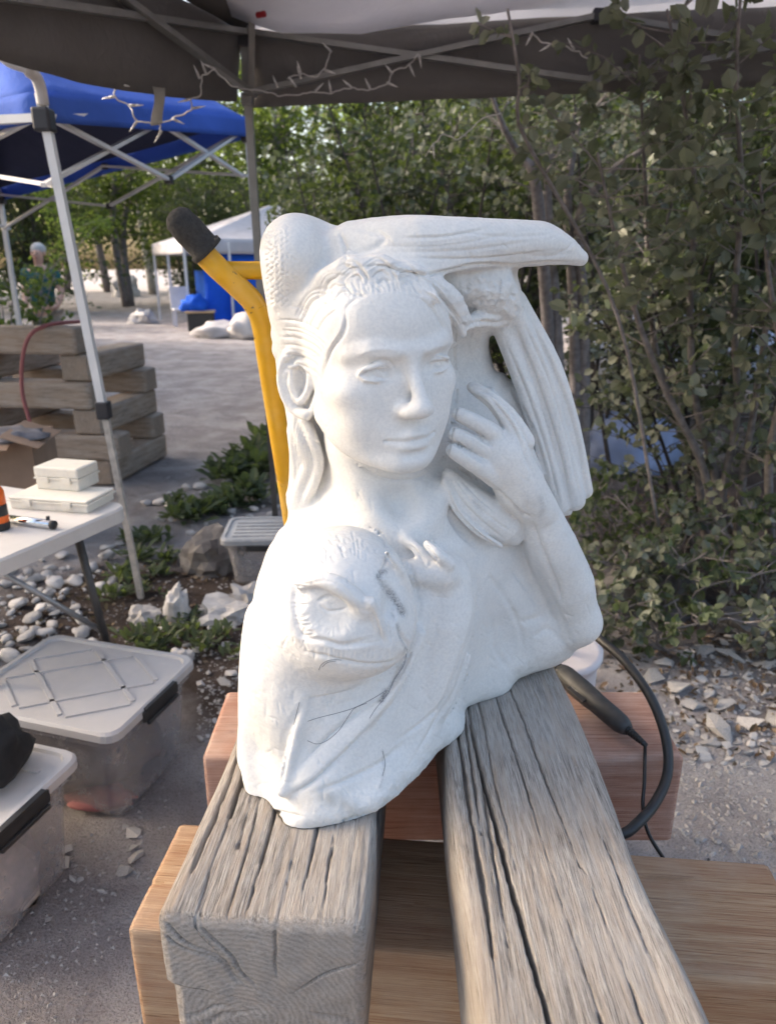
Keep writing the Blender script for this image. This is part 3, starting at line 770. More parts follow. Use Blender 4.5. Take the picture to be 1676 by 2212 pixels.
for pts, w_, d_ in [([(770,575),(830,572),(900,590),(960,585),(1030,570),(1110,572),(1180,566),(1255,566)], 6, -.0026), ([(974,990),(1010,1022),(1050,1040),(1090,1072),(1128,1108),(1150,1118)], 5, -.0022),
        ([(964,1050),(990,1105),(1035,1152),(1080,1182)], 5, -.0026), ([(1030,1255),(1034,1290),(1018,1360),(985,1450),(950,1540),(890,1640)], 7, .0026), ([(908,1400),(866,1490),(806,1565),(738,1632),(676,1686),(620,1720)], 7, .0024),
        ([(868,1412),(829,1491),(765,1545),(700,1600),(640,1660)], 6, .0016), ([(752,985),(800,1018),(850,1036),(890,1034),(930,1018)], 5, -.0018), 
        ([(745,675),(738,712),(712,756),(700,800)], 5, .0014), ([(792,1138),(818,1154),(832,1180),(836,1200),(826,1228),(820,1246)], 5, .0018), ([(660,1406),(700,1416),(732,1424),(798,1434),(849,1428),(876,1404)], 5, -.0018),
        ([(1108,700),(1160,830),(1205,970),(1232,1100)], 6, .0018), ([(1126,690),(1180,810),(1222,940),(1252,1085)], 6, .0016), ([(1090,740),(1140,860),(1180,980),(1210,1110)], 6, .0018), ([(1050,850),(1110,930),(1150,1030)], 6, .0016),
        ([(1150,1120),(1172,1180),(1205,1260),(1215,1300)], 7, -.0022), ([(549,1748),(600,1752),(652,1762)], 5, -.002), ([(730,500),(745,540),(742,566)], 7, .002), ([(800,530),(960,528),(1120,500)], 6, -.001), ([(860,512),(960,508),(1060,490)], 6, -.001), ([(900,556),(1040,556),(1190,540)], 6, -.001)]:
    stroke(pts, w_, d_, 's')
V = V + N * DISP[:, None]
# --- grey veins, pencil smudges and the brown crust at the foot
STAIN = np.zeros(len(V)); BROWN = np.zeros(len(V))
def stain(A, pts, w, a):
    global DISP
    keep = DISP; DISP = np.zeros(len(V)); stroke(pts, w, -a, taper=False); A += DISP; DISP = keep
stain(STAIN, [(818,1244),(822,1236),(832,1234)], 6, .8); stain(STAIN, [(820,1250),(836,1276),(856,1302),(870,1322)], 9, .5); stain(STAIN, [(846,1280),(862,1306),(872,1326)], 8, .35)
stain(STAIN, [(858,1350),(866,1376),(876,1398),(880,1402)], 4, .6); stain(STAIN, [(836,1196),(834,1206)], 5, .6); stain(STAIN, [(876,1404),(868,1440),(848,1474),(832,1500),(824,1516)], 4, .6); stain(STAIN, [(832,1492),(826,1506),(820,1514)], 6, .6)
stain(STAIN, [(798,1140),(826,1164),(836,1190)], 2.5, .5); stain(STAIN, [(1168,1076),(1172,1100),(1166,1112)], 7, .30); stain(STAIN, [(1028,1088),(1036,1096)], 8, .25); stain(STAIN, [(1082,605),(1078,640),(1070,660)], 3, .4)
stain(STAIN, [(1134,1070),(1152,1090)], 9, .15); stain(STAIN, [(826,1620),(830,1660),(820,1700)], 3, .3); stain(STAIN, [(790,1100),(700,1130)], 2.0, .10)
stain(BROWN, [(660,1735),(700,1725),(740,1735),(760,1755)], 22, .55); stain(BROWN, [(1120,1450),(1180,1425),(1230,1405)], 10, .3); stain(BROWN, [(880,1275),(910,1285)], 14, .15); stain(BROWN, [(620,1790),(700,1780)], 12, .3)
# tool marks: broad unevenness everywhere, coarser on the rough stone and along the base
rough = np.exp(-(((px - 1060) / 70) ** 2 + ((py - 640) / 60) ** 2)) * 1.6 + np.clip((py - (1812 - np.clip(px - 660, 0, 900) * 0.62)) / 60 + 0.9, 0, 1) * .9
polish = np.exp(-(((px - 870) / 110) ** 2 + ((py - 850) / 170) ** 2))
nz = np.array([noise.noise(v * 42) * .8 + noise.noise(v * 120) * .35 for v in map(Vector, V)])
rg = np.zeros(len(V)); mm = np.nonzero(rough > .1)[0]
rg[mm] = [noise.ridged_multi_fractal(Vector(V[i]) * 30, 0.9, 2.1, 4, 1.0, 2.0) - 1.2 for i in mm]
V = V + vnormals(V, Q) * (nz * .0008 * (1 - .8 * polish) + rg * rough * .0024)[:, None] * inner[:, None]
V[:, 2] = np.maximum(V[:, 2], 0.852)
t = NT('white_marble')
v = t.coord('Object')
veil = t.noise(v, 7, 5, .6, 1.2); fine = t.noise(v, 260, 3, .6); mid = t.noise(v, 60, 4)
c = t.ramp(veil, [(.30, (.68, .675, .66)), (.55, (.76, .745, .72)), (.75, (.72, .70, .67))])
c = t.mix(t.ramp(fine, [(.35, 1), (.62, 0)]), c, t.mix(.5, c, (.60, .595, .59)))
def attr(n):
    q = t.n('Attribute'); q.attribute_name = n; return q.outputs['Fac']
spk = t.noise(v, 420, 2, .7)
c = t.mix(t.mix(1.0, attr('vein'), t.ramp(spk, [(.36, 1), (.62, .35)]), 'MULTIPLY'), c, (.10, .105, .12))
c = t.mix(t.mix(1.0, attr('crust'), t.ramp(mid, [(.35, 1), (.65, .3)]), 'MULTIPLY'), c, (.36, .33, .28))
t.color(c)
t.set(Roughness=.62, Subsurface_Weight=.10, Subsurface_Scale=.006)
t.b.inputs['Subsurface Radius'].default_value = (1.0, .9, .8)
t.b.inputs['Specular IOR Level'].default_value = .35
pick = t.noise(t.coord('Object', (1, 1, .35), (1, 2, 3), (.5, .3, .8)), 130, 5, .7, .8)
t.bump(t.mix(.45, t.mix(.5, fine, pick), mid), .6, .0018)
MARBLE = t.m
sc_root_me = np_mesh('marble_sculpture', V - np.array([.05, .95, .85]), Q)
sc_root_me.materials.append(MARBLE)
for nm_, ar_ in (('vein', STAIN), ('crust', BROWN)):
    at_ = sc_root_me.attributes.new(nm_, 'FLOAT', 'POINT'); at_.data.foreach_set('value', np.clip(ar_, 0, 1).astype(np.float32))
sculpture = bpy.data.objects.new('marble_sculpture', sc_root_me); sculpture.location = (.05, .95, .85)
link(sculpture)
tag(sculpture, 'white marble bust of a woman with an owl and a bird, on two timbers', 'sculpture')
print('sculpture', len(V), len(Q))
# pencil lines left by the sculptor, drawn on the surface
from mathutils.bvhtree import BVHTree
_bvh = BVHTree.FromPolygons([tuple(v) for v in (V - np.array([.05, .95, .85]))], Q.tolist())
M_PENCIL = simple('pencil', (.16, .16, .17), .8)
for pts in [[(689,1447),(694,1436),(706,1428),(724,1425),(738,1426)], [(696,1441),(708,1431),(726,1428)], [(647,1517),(641,1540),(635,1566)], [(665,1558),(690,1550),(730,1540),(765,1529),(800,1512),(830,1494)], [(664,1600),(684,1607),(706,1600),(732,1578),(752,1548),(766,1530),(792,1519)],
            [(879,1402),(872,1436),(850,1470),(838,1498),(812,1530),(798,1552)], [(826,1622),(832,1650),(826,1676)], [(804,1447),(802,1462)], [(684,1110),(700,1128)], [(608,1560),(600,1584)]]:
    P = []
    for p in spline([(a, b, 0) for a, b in pts], 6):
        o = Vector((0, 0, CAM_Z)); d = ray(p.x, p.y).normalized(); q = _bvh.ray_cast(o - Vector((.05, .95, .85)), d)
        if q[0] is not None: P.append(q[0] + Vector((.05, .95, .85)) - d * .0002)
    if len(P) > 2: MB().tube(P, .00034, 5).build('pencil_line', M_PENCIL, sculpture)
del _bvh
# ================================================================ timbers
def wood(name, cols, grain=(60, 60, 3), crack=.5, bump=.5, rough=.85, axis_y=True):
    t = NT(name)
    sc = (grain[0], grain[2], grain[1])
    v = t.coord('Object', sc); v2 = t.coord('Object', (sc[0] * .22, sc[1] * .4, sc[2] * .22), (3, 1, 7)); vo = t.coord('Object')
    g0 = t.noise(v, 1.0, 8, .68, .6); g1 = t.noise(t.coord('Object', (sc[0] * 3.2, sc[1] * 1.6, sc[2] * 3.2), (5, 2, 1)), 1.0, 5, .7, .3); g = t.mix(.58, g0, g1); b = t.noise(v2, 1.0, 5, .6, 1.0); blot = t.noise(vo, 6, 5, .6)
    c = t.ramp(g, [(.37, cols[0]), (.455, cols[1]), (.55, cols[2]), (.65, cols[3])])
    c = t.mix(t.ramp(b, [(.42, 0), (.70, .75)]), c, cols[4])
    c = t.mix(t.ramp(blot, [(.45, 0), (.75, .55)]), c, cols[5])
    tc = t.n('TexCoord'); sx = t.n('SeparateXYZ'); t.l(tc.outputs['Normal'], sx.inputs[0]); ab_ = t.n('Math', operation='ABSOLUTE'); t.l(sx.outputs['Y'], ab_.inputs[0])
    wv = t.n('TexWave'); wv.wave_type = 'RINGS'; wv.rings_direction = 'Y'; wv.inputs['Scale'].default_value = 48; wv.inputs['Distortion'].default_value = 5.0; wv.inputs['Detail'].default_value = 4; wv.inputs['Detail Scale'].default_value = 2.2
    mp = t.coord('Object', (1, .02, 1), (.03, 0, .05)); t.l(mp, wv.inputs['Vector'])
    ring = t.mix(.20, t.mix(.6, cols[1], c), t.ramp(wv.outputs['Fac'], [(.15, cols[0]), (.5, cols[1]), (.9, cols[2])]))
    c = t.mix(t.ramp(ab_.outputs[0], [(.6, 0), (.85, .9)]), c, t.mix(t.ramp(blot, [(.4, 0), (.7, .5)]), ring, t.mix(.5, cols[1], cols[0])))
    t.color(c); t.set(Roughness=rough); t.b.inputs['Specular IOR Level'].default_value = .2
    t.bump(t.mix(t.ramp(ab_.outputs[0], [(.6, 0), (.85, .92)]), t.mix(.25, g, b), blot), bump, .006)
    return t.m
W_GREY = wood('weathered_timber', [(.055, .046, .040), (.25, .225, .203), (.42, .388, .356), (.54, .505, .47), (.40, .325, .262), (.48, .455, .43)], (230, 230, 16), bump=1.0)
W_RED = wood('red_fir_timber', [(.16, .078, .055), (.38, .21, .155), (.50, .31, .24), (.58, .40, .325), (.36, .175, .12), (.55, .46, .41)], (190, 190, 5), bump=.8)
W_YEL = wood('yellow_pine_timber', [(.14, .078, .044), (.36, .215, .125), (.46, .31, .19), (.55, .40, .27), (.31, .155, .09), (.50, .40, .31)], (200, 200, 6), bump=.8)
W_OLD = wood('old_crib_timber', [(.12, .093, .073), (.29, .235, .19), (.40, .335, .28), (.49, .425, .365), (.34, .245, .175), (.44, .385, .335)], (50, 50, 4), bump=.5)
def timber(name, center, size, rz, mat, rough=.003, cracks=(), round_=.012, seed=1, nper=96, nlen=160, end_cracks=0, rx=0.0, wane=0.0, fine=False, sharp=False):
    """a sawn timber lying along its own Y axis, with grain relief, drying cracks and split ends"""
    rnd = random.Random(seed); w, L, h = size
    prof = []
    for k in range(nper):                                   # rounded rectangle profile
        a = 2 * math.pi * k / nper; c, s_ = math.cos(a), math.sin(a)
        e = 0.055 if sharp else 0.11
        x = math.copysign(abs(c) ** e, c); z = math.copysign(abs(s_) ** e, s_)
        prof.append((x, z))
    # even out the spacing along the profile
    pts = np.array(prof + prof[:1]) * np.array([w / 2, h / 2]); seg = np.r_[0, np.cumsum(np.linalg.norm(np.diff(pts, axis=0), axis=1))]
    per = seg[-1]; ss = np.linspace(0, per, nper, endpoint=False)
    if fine:                                               # crowd the samples onto the worn top face
        dens = np.interp(np.linspace(0, per, 4000), seg, (pts[:, 1] > -h * .1).astype(float)) * 5 + 1
        cum = np.r_[0, np.cumsum(dens)][:-1]; ss = np.interp(np.linspace(0, cum[-1], nper, endpoint=False), cum, np.linspace(0, per, 4000))
    P = np.stack([np.interp(ss, seg, pts[:, i]) for i in range(2)], 1)
    nrm = np.stack([np.roll(P[:, 1], -1) - np.roll(P[:, 1], 1), -(np.roll(P[:, 0], -1) - np.roll(P[:, 0], 1))], 1); nrm /= np.linalg.norm(nrm, axis=1, keepdims=True) + 1e-9
    nrm *= np.sign((nrm * P).sum(1, keepdims=True))
    ys = np.linspace(-L / 2, L / 2, nlen)
    off = Vector((rnd.uniform(0, 50), rnd.uniform(0, 50), rnd.uniform(0, 50)))
    # cracks: (x0, x1, y0, y1, width, depth) on the top face in local units
    V = []
    for j, y in enumerate(ys):
        for i in range(nper):
            x, z = P[i]
            q = Vector((x * 26, y * 2.2, z * 26)) + off
            q2 = Vector((x * 70, y * 2.4, z * 70)) + off
            d = (noise.noise(q) * .35 + noise.noise(q2) * .35 + noise.noise(Vector((x * 9, y * 1.5, z * 9)) + off) * .9) * rough
            if fine:
                r_ = noise.noise(Vector((x * 140, y * 5, z * 140)) + off)
                d += r_ * rough * .28
                r_ = noise.noise(Vector((x * 95, y * 3.2, z * 95)) + off)
                if r_ > .5: d -= (r_ - .5) * rough * 3.0
            if wane and abs(x) > w * .34 and z > 0: d += noise.noise(Vector((x * 3, y * 5, 9)) + off) * wane * (abs(x) / w - .34) * 8
            for (x0, x1, y0, y1, cw, cd) in cracks:
                if z > 0 and y0 <= y <= y1:
                    tt = (y - y0) / (y1 - y0); xc = x0 + (x1 - x0) * tt + noise.noise(Vector((x0 * 40, y * 5, 3))) * .005
                    m = min(1, 4 * min(tt, 1 - tt) + (.0 if 0.02 < tt < .98 else .6)) * (1.0 if noise.noise(Vector((x0 * 31, y * 7, 4))) > -.22 else .25)
                    xc += noise.noise(Vector((x0 * 90, y * 55, 6))) * .0016
                    e = abs(x - xc) / (cw * (.3 + .7 * m) * (.45 + 1.1 * abs(noise.noise(Vector((x0 * 70, y * 13, 8))))+ .25))
                    if e < 1.0: d -= cd * m * (1 - e) ** .6
                    elif e < 4: d -= .0012 * m * (1 - e / 4) ** 2
            en = min(j, nlen - 1 - j) / nlen * L
            if en < round_: d -= round_ * (1 - math.sqrt(max(0, 1 - (1 - en / round_) ** 2))) * .8
            V.append((x + nrm[i, 0] * d, y, z + nrm[i, 1] * d))
    Q = [(j * nper + i, j * nper + (i + 1) % nper, (j + 1) * nper + (i + 1) % nper, (j + 1) * nper + i) for j in range(nlen - 1) for i in range(nper)]
    # ends: rings shrinking to the pith, with radial splits
    NR = 40 if fine else 14
    for end in (0, 1):
        base = 0 if end == 0 else (nlen - 1) * nper; yb = ys[0] if end == 0 else ys[-1]; sg = -1 if end == 0 else 1
        px_, pz_ = w * rnd.uniform(-.12, .12), h * rnd.uniform(-.25, -.05)
        spl = [(rnd.uniform(-math.pi, math.pi), rnd.uniform(.02, .05)) for _ in range(end_cracks)]
        prev = [base + i for i in range(nper)]
        for r in range(1, NR):
            f = 1 - r / NR; cur = []
            for i in range(nper):
                bx, _, bz = V[base + i]
                x = px_ + (bx - px_) * f; z = pz_ + (bz - pz_) * f
                rr = math.hypot(x - px_, z - pz_); a = math.atan2(z - pz_, x - px_)
                d = noise.noise(Vector((x * 40, z * 40, 5)) + off) * rough * .9 + math.sin(rr * 900 + noise.noise(Vector((x * 9, z * 9, 1))) * 6) * rough * .02
                for (ca, cw) in spl:
                    aa = ca + noise.noise(Vector((rr * 25, ca, 2))) * .25
                    da = abs((a - aa + math.pi) % (2 * math.pi) - math.pi) * rr
                    d -= .004 * math.exp(-(da / .0016) ** 2) * min(1, max(0, rr - cw) / .02)
                cur.append(len(V)); V.append((x, yb + sg * d + sg * .001, z))
            for i in range(nper):
                i2 = (i + 1) % nper
                q = (prev[i2], prev[i], cur[i], cur[i2]) if end == 0 else (prev[i], prev[i2], cur[i2], cur[i])
                Q.append(q)
            prev = cur
        V.append((px_, yb, pz_)); c = len(V) - 1
        for i in range(nper):
            i2 = (i + 1) % nper
            Q.append((prev[i2], prev[i], c) if end == 0 else (prev[i], prev[i2], c))
    me = bpy.data.meshes.new(name); me.from_pydata(V, [], Q); me.materials.append(mat)
    me.polygons.foreach_set('use_smooth', [True] * len(me.polygons))
    bm = bmesh.new(); bm.from_mesh(me); bmesh.ops.recalc_face_normals(bm, faces=bm.faces); bm.to_mesh(me); bm.free()
    o = bpy.data.objects.new(name, me); o.location = center; o.rotation_euler = (rx, 0, rz)
    return link(o)
H_ = .19
lb = timber('support_timber', (-.112, .92, .755), (.215, .70, H_), -.055, W_GREY, .0019,
       [(-.070, -.088, -.36, .3, .0036, .016), (-.052, -.066, -.25, .2, .0026, .012), (-.022, -.014, -.36, .12, .0022, .016), (.034, .046, -.33, -.05, .0014, .008), (.062, .054, -.36, .05, .0014, .008), (.082, .076, -.2, .3, .0014, .007), (-.092, -.094, -.36, .1, .0028, .009), (.012, .016, -.30, -.1, .0010, .006), (-.040, -.042, -.36, -.16, .0012, .007)],
       seed=3, nper=360, nlen=190, end_cracks=13, wane=.015, fine=True)
tag(lb, 'short grey weathered timber with split end under the owl side of the sculpture', 'timber')
rb_ = timber('support_timber', (.186, .74, .755), (.205, .98, H_), 0.0, W_GREY, .0017,
       [(-.030, -.068, -.49, .25, .0038, .026), (-.080, -.088, -.3, .3, .0026, .014), (.012, -.020, -.49, .40, .0013, .010), (.034, .002, -.1, .42, .0013, .010), (.060, .036, -.49, -.1, .0010, .006), (-.066, -.058, -.2, .1, .0018, .008), (-.040, -.048, -.1, .3, .0016, .006), (-.074, -.070, -.05, .25, .0018, .010), (.075, .070, -.3, .1, .0008, .004), (-.055, -.064, .0, .3, .0014, .006)],
       seed=11, nper=360, nlen=240, end_cracks=5, wane=.012, fine=True)
tag(rb_, 'long grey weathered timber with a deep crack, running past the camera', 'timber')
fc = timber('cross_timber', (.108, .785, .562), (.195, .90, .19), -math.pi / 2 - .09, W_YEL, .0012, [(.02, .025, -.45, .2, .0018, .010), (-.06, -.055, -.1, .45, .0015, .008)], seed=5, nper=160, nlen=140, end_cracks=6, round_=.003, sharp=True)
tag(fc, 'yellowish sawn cross timber below the front of the two grey timbers', 'timber')
fl = timber('cross_timber', (.10, 1.19, .562), (.215, .87, .19), -math.pi / 2, W_RED, .0012, [(.03, .02, -.4, .3, .0015, .006)], seed=8, nper=160, nlen=140, end_cracks=6, round_=.003, sharp=True)
tag(fl, 'reddish sawn cross timber behind, carrying the rotary tool', 'timber')
for x_, s_, lab in ((-.17, 21, 'lower left'), (.27, 22, 'lower right')):
    for kz in (0, 1):
        q = timber('crib_timber', (x_ + .01 * kz, .98, .117 + kz * .233), (.2, .56, .228), .02 * kz, W_RED if kz else W_OLD, .0012, seed=s_ + kz * 9, nper=48, nlen=30, end_cracks=3)
        tag(q, ('upper' if kz else 'bottom') + ' timber of the %s block in the crib under the cross timbers' % lab, 'timber', 'timbers of the crib')
# the stacked crib by the path
pc = WZ(165, 1010, 0); pc = Vector((-2.46, 5.45, 0))
PR = -.12
def pile(dx, dy, lvl, L, along_x, seed, lab, w=.21, h=.18):
    R = Matrix.Rotation(PR, 3, 'Z'); c = pc + R @ Vector((dx, dy, 0)) + Vector((0, 0, h * (lvl + .5) + .004 * lvl))
    q = timber('stacked_timber', c, (w, L, h), PR + (math.pi / 2 if along_x else 0) + random.Random(seed).uniform(-.04, .04), W_OLD, .003, seed=seed, nper=56, nlen=36, end_cracks=3)
    tag(q, lab, 'timber', 'timbers stacked by the path'); return q
pile(-.42, 0, 0, .9, False, 31, 'lowest timber at the left end of the stack by the path')
pile(.46, 0, 0, .9, False, 32, 'lowest timber at the right end of the stack by the path')
pile(.10, -.36, 1, 1.05, True, 33, 'front timber of the second layer in the stack by the path')
pile(.0, .34, 1, 1.15, True, 34, 'back timber of the second layer in the stack by the path')
pile(-.40, .02, 2, .95, False, 35, 'third-layer timber at the left end of the stack by the path')
pile(.42, .0, 2, .9, False, 36, 'third-layer timber at the right end of the stack by the path')
pile(-.06, -.38, 3, 1.08, True, 37, 'front timber of the fourth layer in the stack by the path')
pile(.0, .33, 3, 1.1, True, 38, 'back timber of the fourth layer in the stack by the path')
pile(-.36, -.02, 4, .92, False, 39, 'fifth-layer timber at the left end of the stack by the path')
pile(.36, .02, 4, .88, False, 40, 'fifth-layer timber at the right end of the stack by the path')
pile(-.02, -.34, 5, .86, True, 41, 'single topmost timber of the stack by the path')
hose_pts = [pc + Matrix.Rotation(PR, 3, 'Z') @ Vector(p) for p in [(.30, -.1, 1.12), (.20, -.44, 1.11), (.10, -.53, 1.0), (.03, -.545, .7), (.05, -.55, .4), (-.02, -.56, .12), (-.25, -.7, .015), (-.7, -.75, .012)]]
M_HOSE = simple('red_rubber', (.30, .10, .10), .6)
tag(MB().tube(spline(hose_pts, 8), .014, 8).build('air_hose', M_HOSE, smooth=True), 'dull red air hose hanging over the stack of timbers', 'hose')
# ================================================================ things around the stand
def plastic(name, c, rough=.35, trans=.0, alpha=1.0, var=.06):
    t = NT(name); v = t.coord('Object'); n = t.noise(v, 9, 5, .6); sm = t.noise(v, 34, 4, .7)
    t.color(t.mix(t.ramp(sm, [(.5, 0), (.72, .5)]), t.ramp(n, [(.3, [q * (1 - var) for q in c]), (.7, [min(1, q * (1 + var)) for q in c])]), (.52, .48, .46)))
    t.set(Roughness=rough, Transmission_Weight=trans, Alpha=alpha)
    t.bump(sm, .08, .002)
    return t.m
def cloudy(name, c, clear=.45, rough=.5):
    """milky see-through plastic, filmed with dust"""
    t = NT(name); v = t.coord('Object'); n = t.noise(v, 12, 5, .65); n2 = t.noise(v, 60, 3, .6)
    t.color(c); t.set(Roughness=rough)
    tr = t.n('BsdfTransparent'); tr.inputs['Color'].default_value = (.93, .92, .93, 1)
    tl = t.n('BsdfTranslucent'); tl.inputs['Color'].default_value = (*c, 1)
    m1 = t.n('MixShader'); m1.inputs[0].default_value = .35; t.l(t.b.outputs[0], m1.inputs[1]); t.l(tl.outputs[0], m1.inputs[2])
    m2 = t.n('MixShader'); t.l(t.ramp(t.mix(.35, n, n2), [(.3, clear + .15), (.7, clear - .2)]), m2.inputs[0]); t.l(m1.outputs[0], m2.inputs[1]); t.l(tr.outputs[0], m2.inputs[2])
    t.l(m2.outputs[0], t.out.inputs['Surface'])
    return t.m
M_BLACK = simple('black_plastic', (.018, .018, .019), .45, var=.3, scale=40)
M_FOAM = simple('black_foam', (.028, .026, .025), .95, var=.35, scale=220, bump=.5)
t = NT('yellow_enamel'); v = t.coord('Object'); n1 = t.noise(v, 30, 6, .7, .5); n2 = t.noise(v, 9, 4, .6)
c = t.ramp(n2, [(.3, (.56, .29, .008)), (.7, (.68, .38, .012))])
c = t.mix(t.ramp(n1, [(.63, 0), (.66, .9)]), c, (.06, .045, .035)); t.color(t.mix(t.ramp(n2, [(.5, 0), (.8, .35)]), c, (.5, .42, .32)))
t.set(Roughness=.38); t.bump(n1, .15, .001); M_YELLOW = t.m
M_STEEL = simple('galvanised_steel', (.42, .42, .43), .42, .75, var=.15, scale=30)
M_DARKSTEEL = simple('dark_steel', (.075, .07, .068), .5, .5, var=.2, scale=30)
M_CHROME = simple('chrome', (.78, .79, .80), .14, 1.0, var=.03)
M_BIN = cloudy('milky_plastic', (.56, .545, .55), .74)
M_LID = plastic('frosted_lid', (.46, .445, .44), .42)
M_GREYLID = plastic('grey_lid', (.30, .305, .315), .45)
M_CREAM = plastic('cream_plastic', (.68, .645, .57), .5)
M_TABLE = plastic('table_plastic', (.56, .535, .51), .55)
M_CARD = simple('cardboard', (.30, .20, .14), .9, var=.12, scale=8)

# --- hand truck leaning behind the bust
ht = empty('hand_truck', (-.35, 1.42, 0))
tag(ht, 'yellow steel hand truck with black foam grip behind the sculpture', 'hand truck')
def htube(ox, oy):
    P = [WY(438, 545, 1.12), WY(470, 578, 1.125), WY(512, 617, 1.14), WY(548, 655, 1.155), WY(566, 700, 1.17), WY(580, 790, 1.20), WY(600, 920, 1.24), WY(617, 1030, 1.275), WY(632, 1130, 1.31)]
    P = [p + Vector((ox, oy, 0)) for p in P]
    d = (P[-1] - P[-2]).normalized(); P.append(P[-1] + d * ((P[-1].z - .12) / -d.z)); return P
for ox, oy in ((0, 0), (.30, .22)):
    P = htube(ox, oy)
    MB().tube(spline(P, 8), .0172, 14).build('handle_rail', M_YELLOW, ht, True)
    a = WY(375, 462, 1.10) + Vector((ox, oy, 0)); b = WY(452, 545, 1.12) + Vector((ox, oy, 0)); d = (b - a).normalized()
    ss = [a - d * .004, a - d * .001, a + d * .008, a + d * .03, a + (b - a) * .5, b - d * .010, b - d * .009, b - d * .002]
    MB().tube(ss, [.004, .014, .021, .0232, .0228, .0226, .0262, .0262], 18).build('foam_grip', M_FOAM, ht, True)
Pl, Pr = htube(0, 0), htube(.30, .22)
def on_rail(P, z):
    for a, b in zip(P, P[1:]):
        if (a.z - z) * (b.z - z) <= 0: return a + (b - a) * ((z - a.z) / (b.z - a.z))
for z in (1.492, .95, .55, .2):
    MB().tube([on_rail(Pl, z), on_rail(Pr, z)], .0135, 12).build('cross_bar', M_YELLOW, ht, True)
tl, tr_ = Pl[-1], Pr[-1]
MB().box(((tl.x + tr_.x) / 2, tl.y + .17, .03), (.34, .20, .008), None, .002).build('toe_plate', M_YELLOW, ht)
for p in (tl, tr_):
    w = MB(); c = Vector((p.x, p.y + .11, .125))
    w.tube([c + Vector((-.03, 0, 0)), c + Vector((-.024, 0, 0)), c + Vector((.024, 0, 0)), c + Vector((.03, 0, 0))], [.10, .12, .12, .10], 24)
    ob = w.build('wheel', M_BLACK, ht, True)
    MB().tube([c + Vector((-.034, 0, 0)), c + Vector((.034, 0, 0))], .04, 16).build('hub', M_STEEL, ob)

# --- storage bins
def bin_(origin, yaw, w, d, h, label, lidmat, ribs, latch_right=True, bodymat=None, gap=0.0, inner=()):
    """origin is the far right top corner; w runs left, d runs towards the camera"""
    R = Matrix.Rotation(yaw, 3, 'Z'); ex = R @ Vector((-1, 0, 0)); ey = R @ Vector((0, -1, 0)); ez = Vector((0, 0, 1))
    root = empty('storage_bin', origin + ex * w / 2 + ey * d / 2 + Vector((0, 0, -origin.z)))
    tag(root, label, 'bin')
    c0 = root.location
    def ring(z, inset, r=.04, n=5):
        out = []
        for sx, sy, a0 in ((1, 1, 0), (-1, 1, 90), (-1, -1, 180), (1, -1, 270)):
            for k in range(n):
                a = RAD(a0 + 90 * k / (n - 1))
                lx = sx * (w / 2 - inset - r) + r * math.cos(a); ly = sy * (d / 2 - inset - r) + r * math.sin(a)
                out.append(c0 + (-ex) * lx + (-ey) * ly + ez * z)
        return out
    def loft(rings, close=True):
        m = MB(); n = len(rings[0]); v = [p for r in rings for p in r]; f = []
        for j in range(len(rings) - 1):
            for i in range(n): f.append((j * n + i, j * n + (i + 1) % n, (j + 1) * n + (i + 1) % n, (j + 1) * n + i))
        f.append(tuple(range(n))[::-1])
        if close: f.append(tuple((len(rings) - 1) * n + i for i in range(n)))
        return m.add(v, f)
    hb = h - .03
    loft([ring(.004, .055), ring(.012, .045), ring(hb - .03, .022), ring(hb - .028, .006), ring(hb, .006), ring(hb, .012), ring(hb - .024, .026), ring(.02, .049)], True).build('body', bodymat or M_BIN, root)
    z0 = hb + .003 + gap
    lid = loft([ring(z0 - .012, .001), ring(z0 - .012, -.004), ring(z0 + .010, -.004), ring(z0 + .018, .002), ring(z0 + .018, .016), ring(z0 + .010, .020)], True).build('lid', lidmat, root)
    zr = z0 + .010
    def P(u, v): return c0 + (-ex) * (u * (w / 2 - .03)) + (-ey) * (v * (d / 2 - .03)) + ez * (zr + .004)
    for (u0, v0, u1, v1) in ribs:
        MB().bar(P(u0, v0) - ez * .002, P(u1, v1) - ez * .002, .013, .006).build('rib', lidmat, lid)
    for sgn in ((1,) if latch_right else ()):
        a = c0 + (-ex) * (w / 2 + .006) + ez * (hb - .004)
        m = MB(); m.box(a, (.010, .17, .034), R, .003); m.box(a + ez * .020 + ex * .008, (.03, .15, .008), R, .002); m.box(a - ez * .022 + (-ex) * .006, (.012, .15, .012), R, .003)
        m.build('latch_handle', M_BLACK, root)
    return root, c0, R
diam = []
for c in (-1.28, -.64, .64, 1.28):
    for sg in (1, -1):
        pts = []
        for u in (-.92, .92):                               # line u + sg * v = c clipped to the lid
            v_ = (c - u) * sg
            if abs(v_) <= .92: pts.append((u, v_))
        for v_ in (-.92, .92):
            u = c - sg * v_
            if abs(u) < .92: pts.append((u, v_))
        if len(pts) >= 2: diam.append((*pts[0], *pts[1]))
yawb = -.285
b1, c1, R1 = bin_(Vector((-.606, 1.995, .335)), yawb, .54, .42, .335, 'large milky plastic bin with a diamond-ribbed lid beside the timbers', M_LID, diam, gap=.004)
b2, c2, R2 = bin_(Vector((-.775, 1.515, .345)), yawb, .56, .42, .345, 'milky plastic bin at the left edge with a black bag lying on it', M_LID, [(-.9, .7, .9, .7), (-.9, -.7, .9, -.7), (.6, -.9, .6, .9)], gap=.0)
b3, c3, R3 = bin_(WZ(690, 1110, .27) * 1.0, .05, .46, .33, .27, 'small bin with a grey slatted lid behind the sculpture', M_GREYLID, [(-.9 + .0, y_, .9, y_) for y_ in (-.75, -.4, -.05, .3, .65)], latch_right=False)
m = MB(); m.box(c3 + Vector((-.02, -.172, .215)), (.16, .014, .03), None, .003); m.build('latch_handle', M_BLACK, b3)
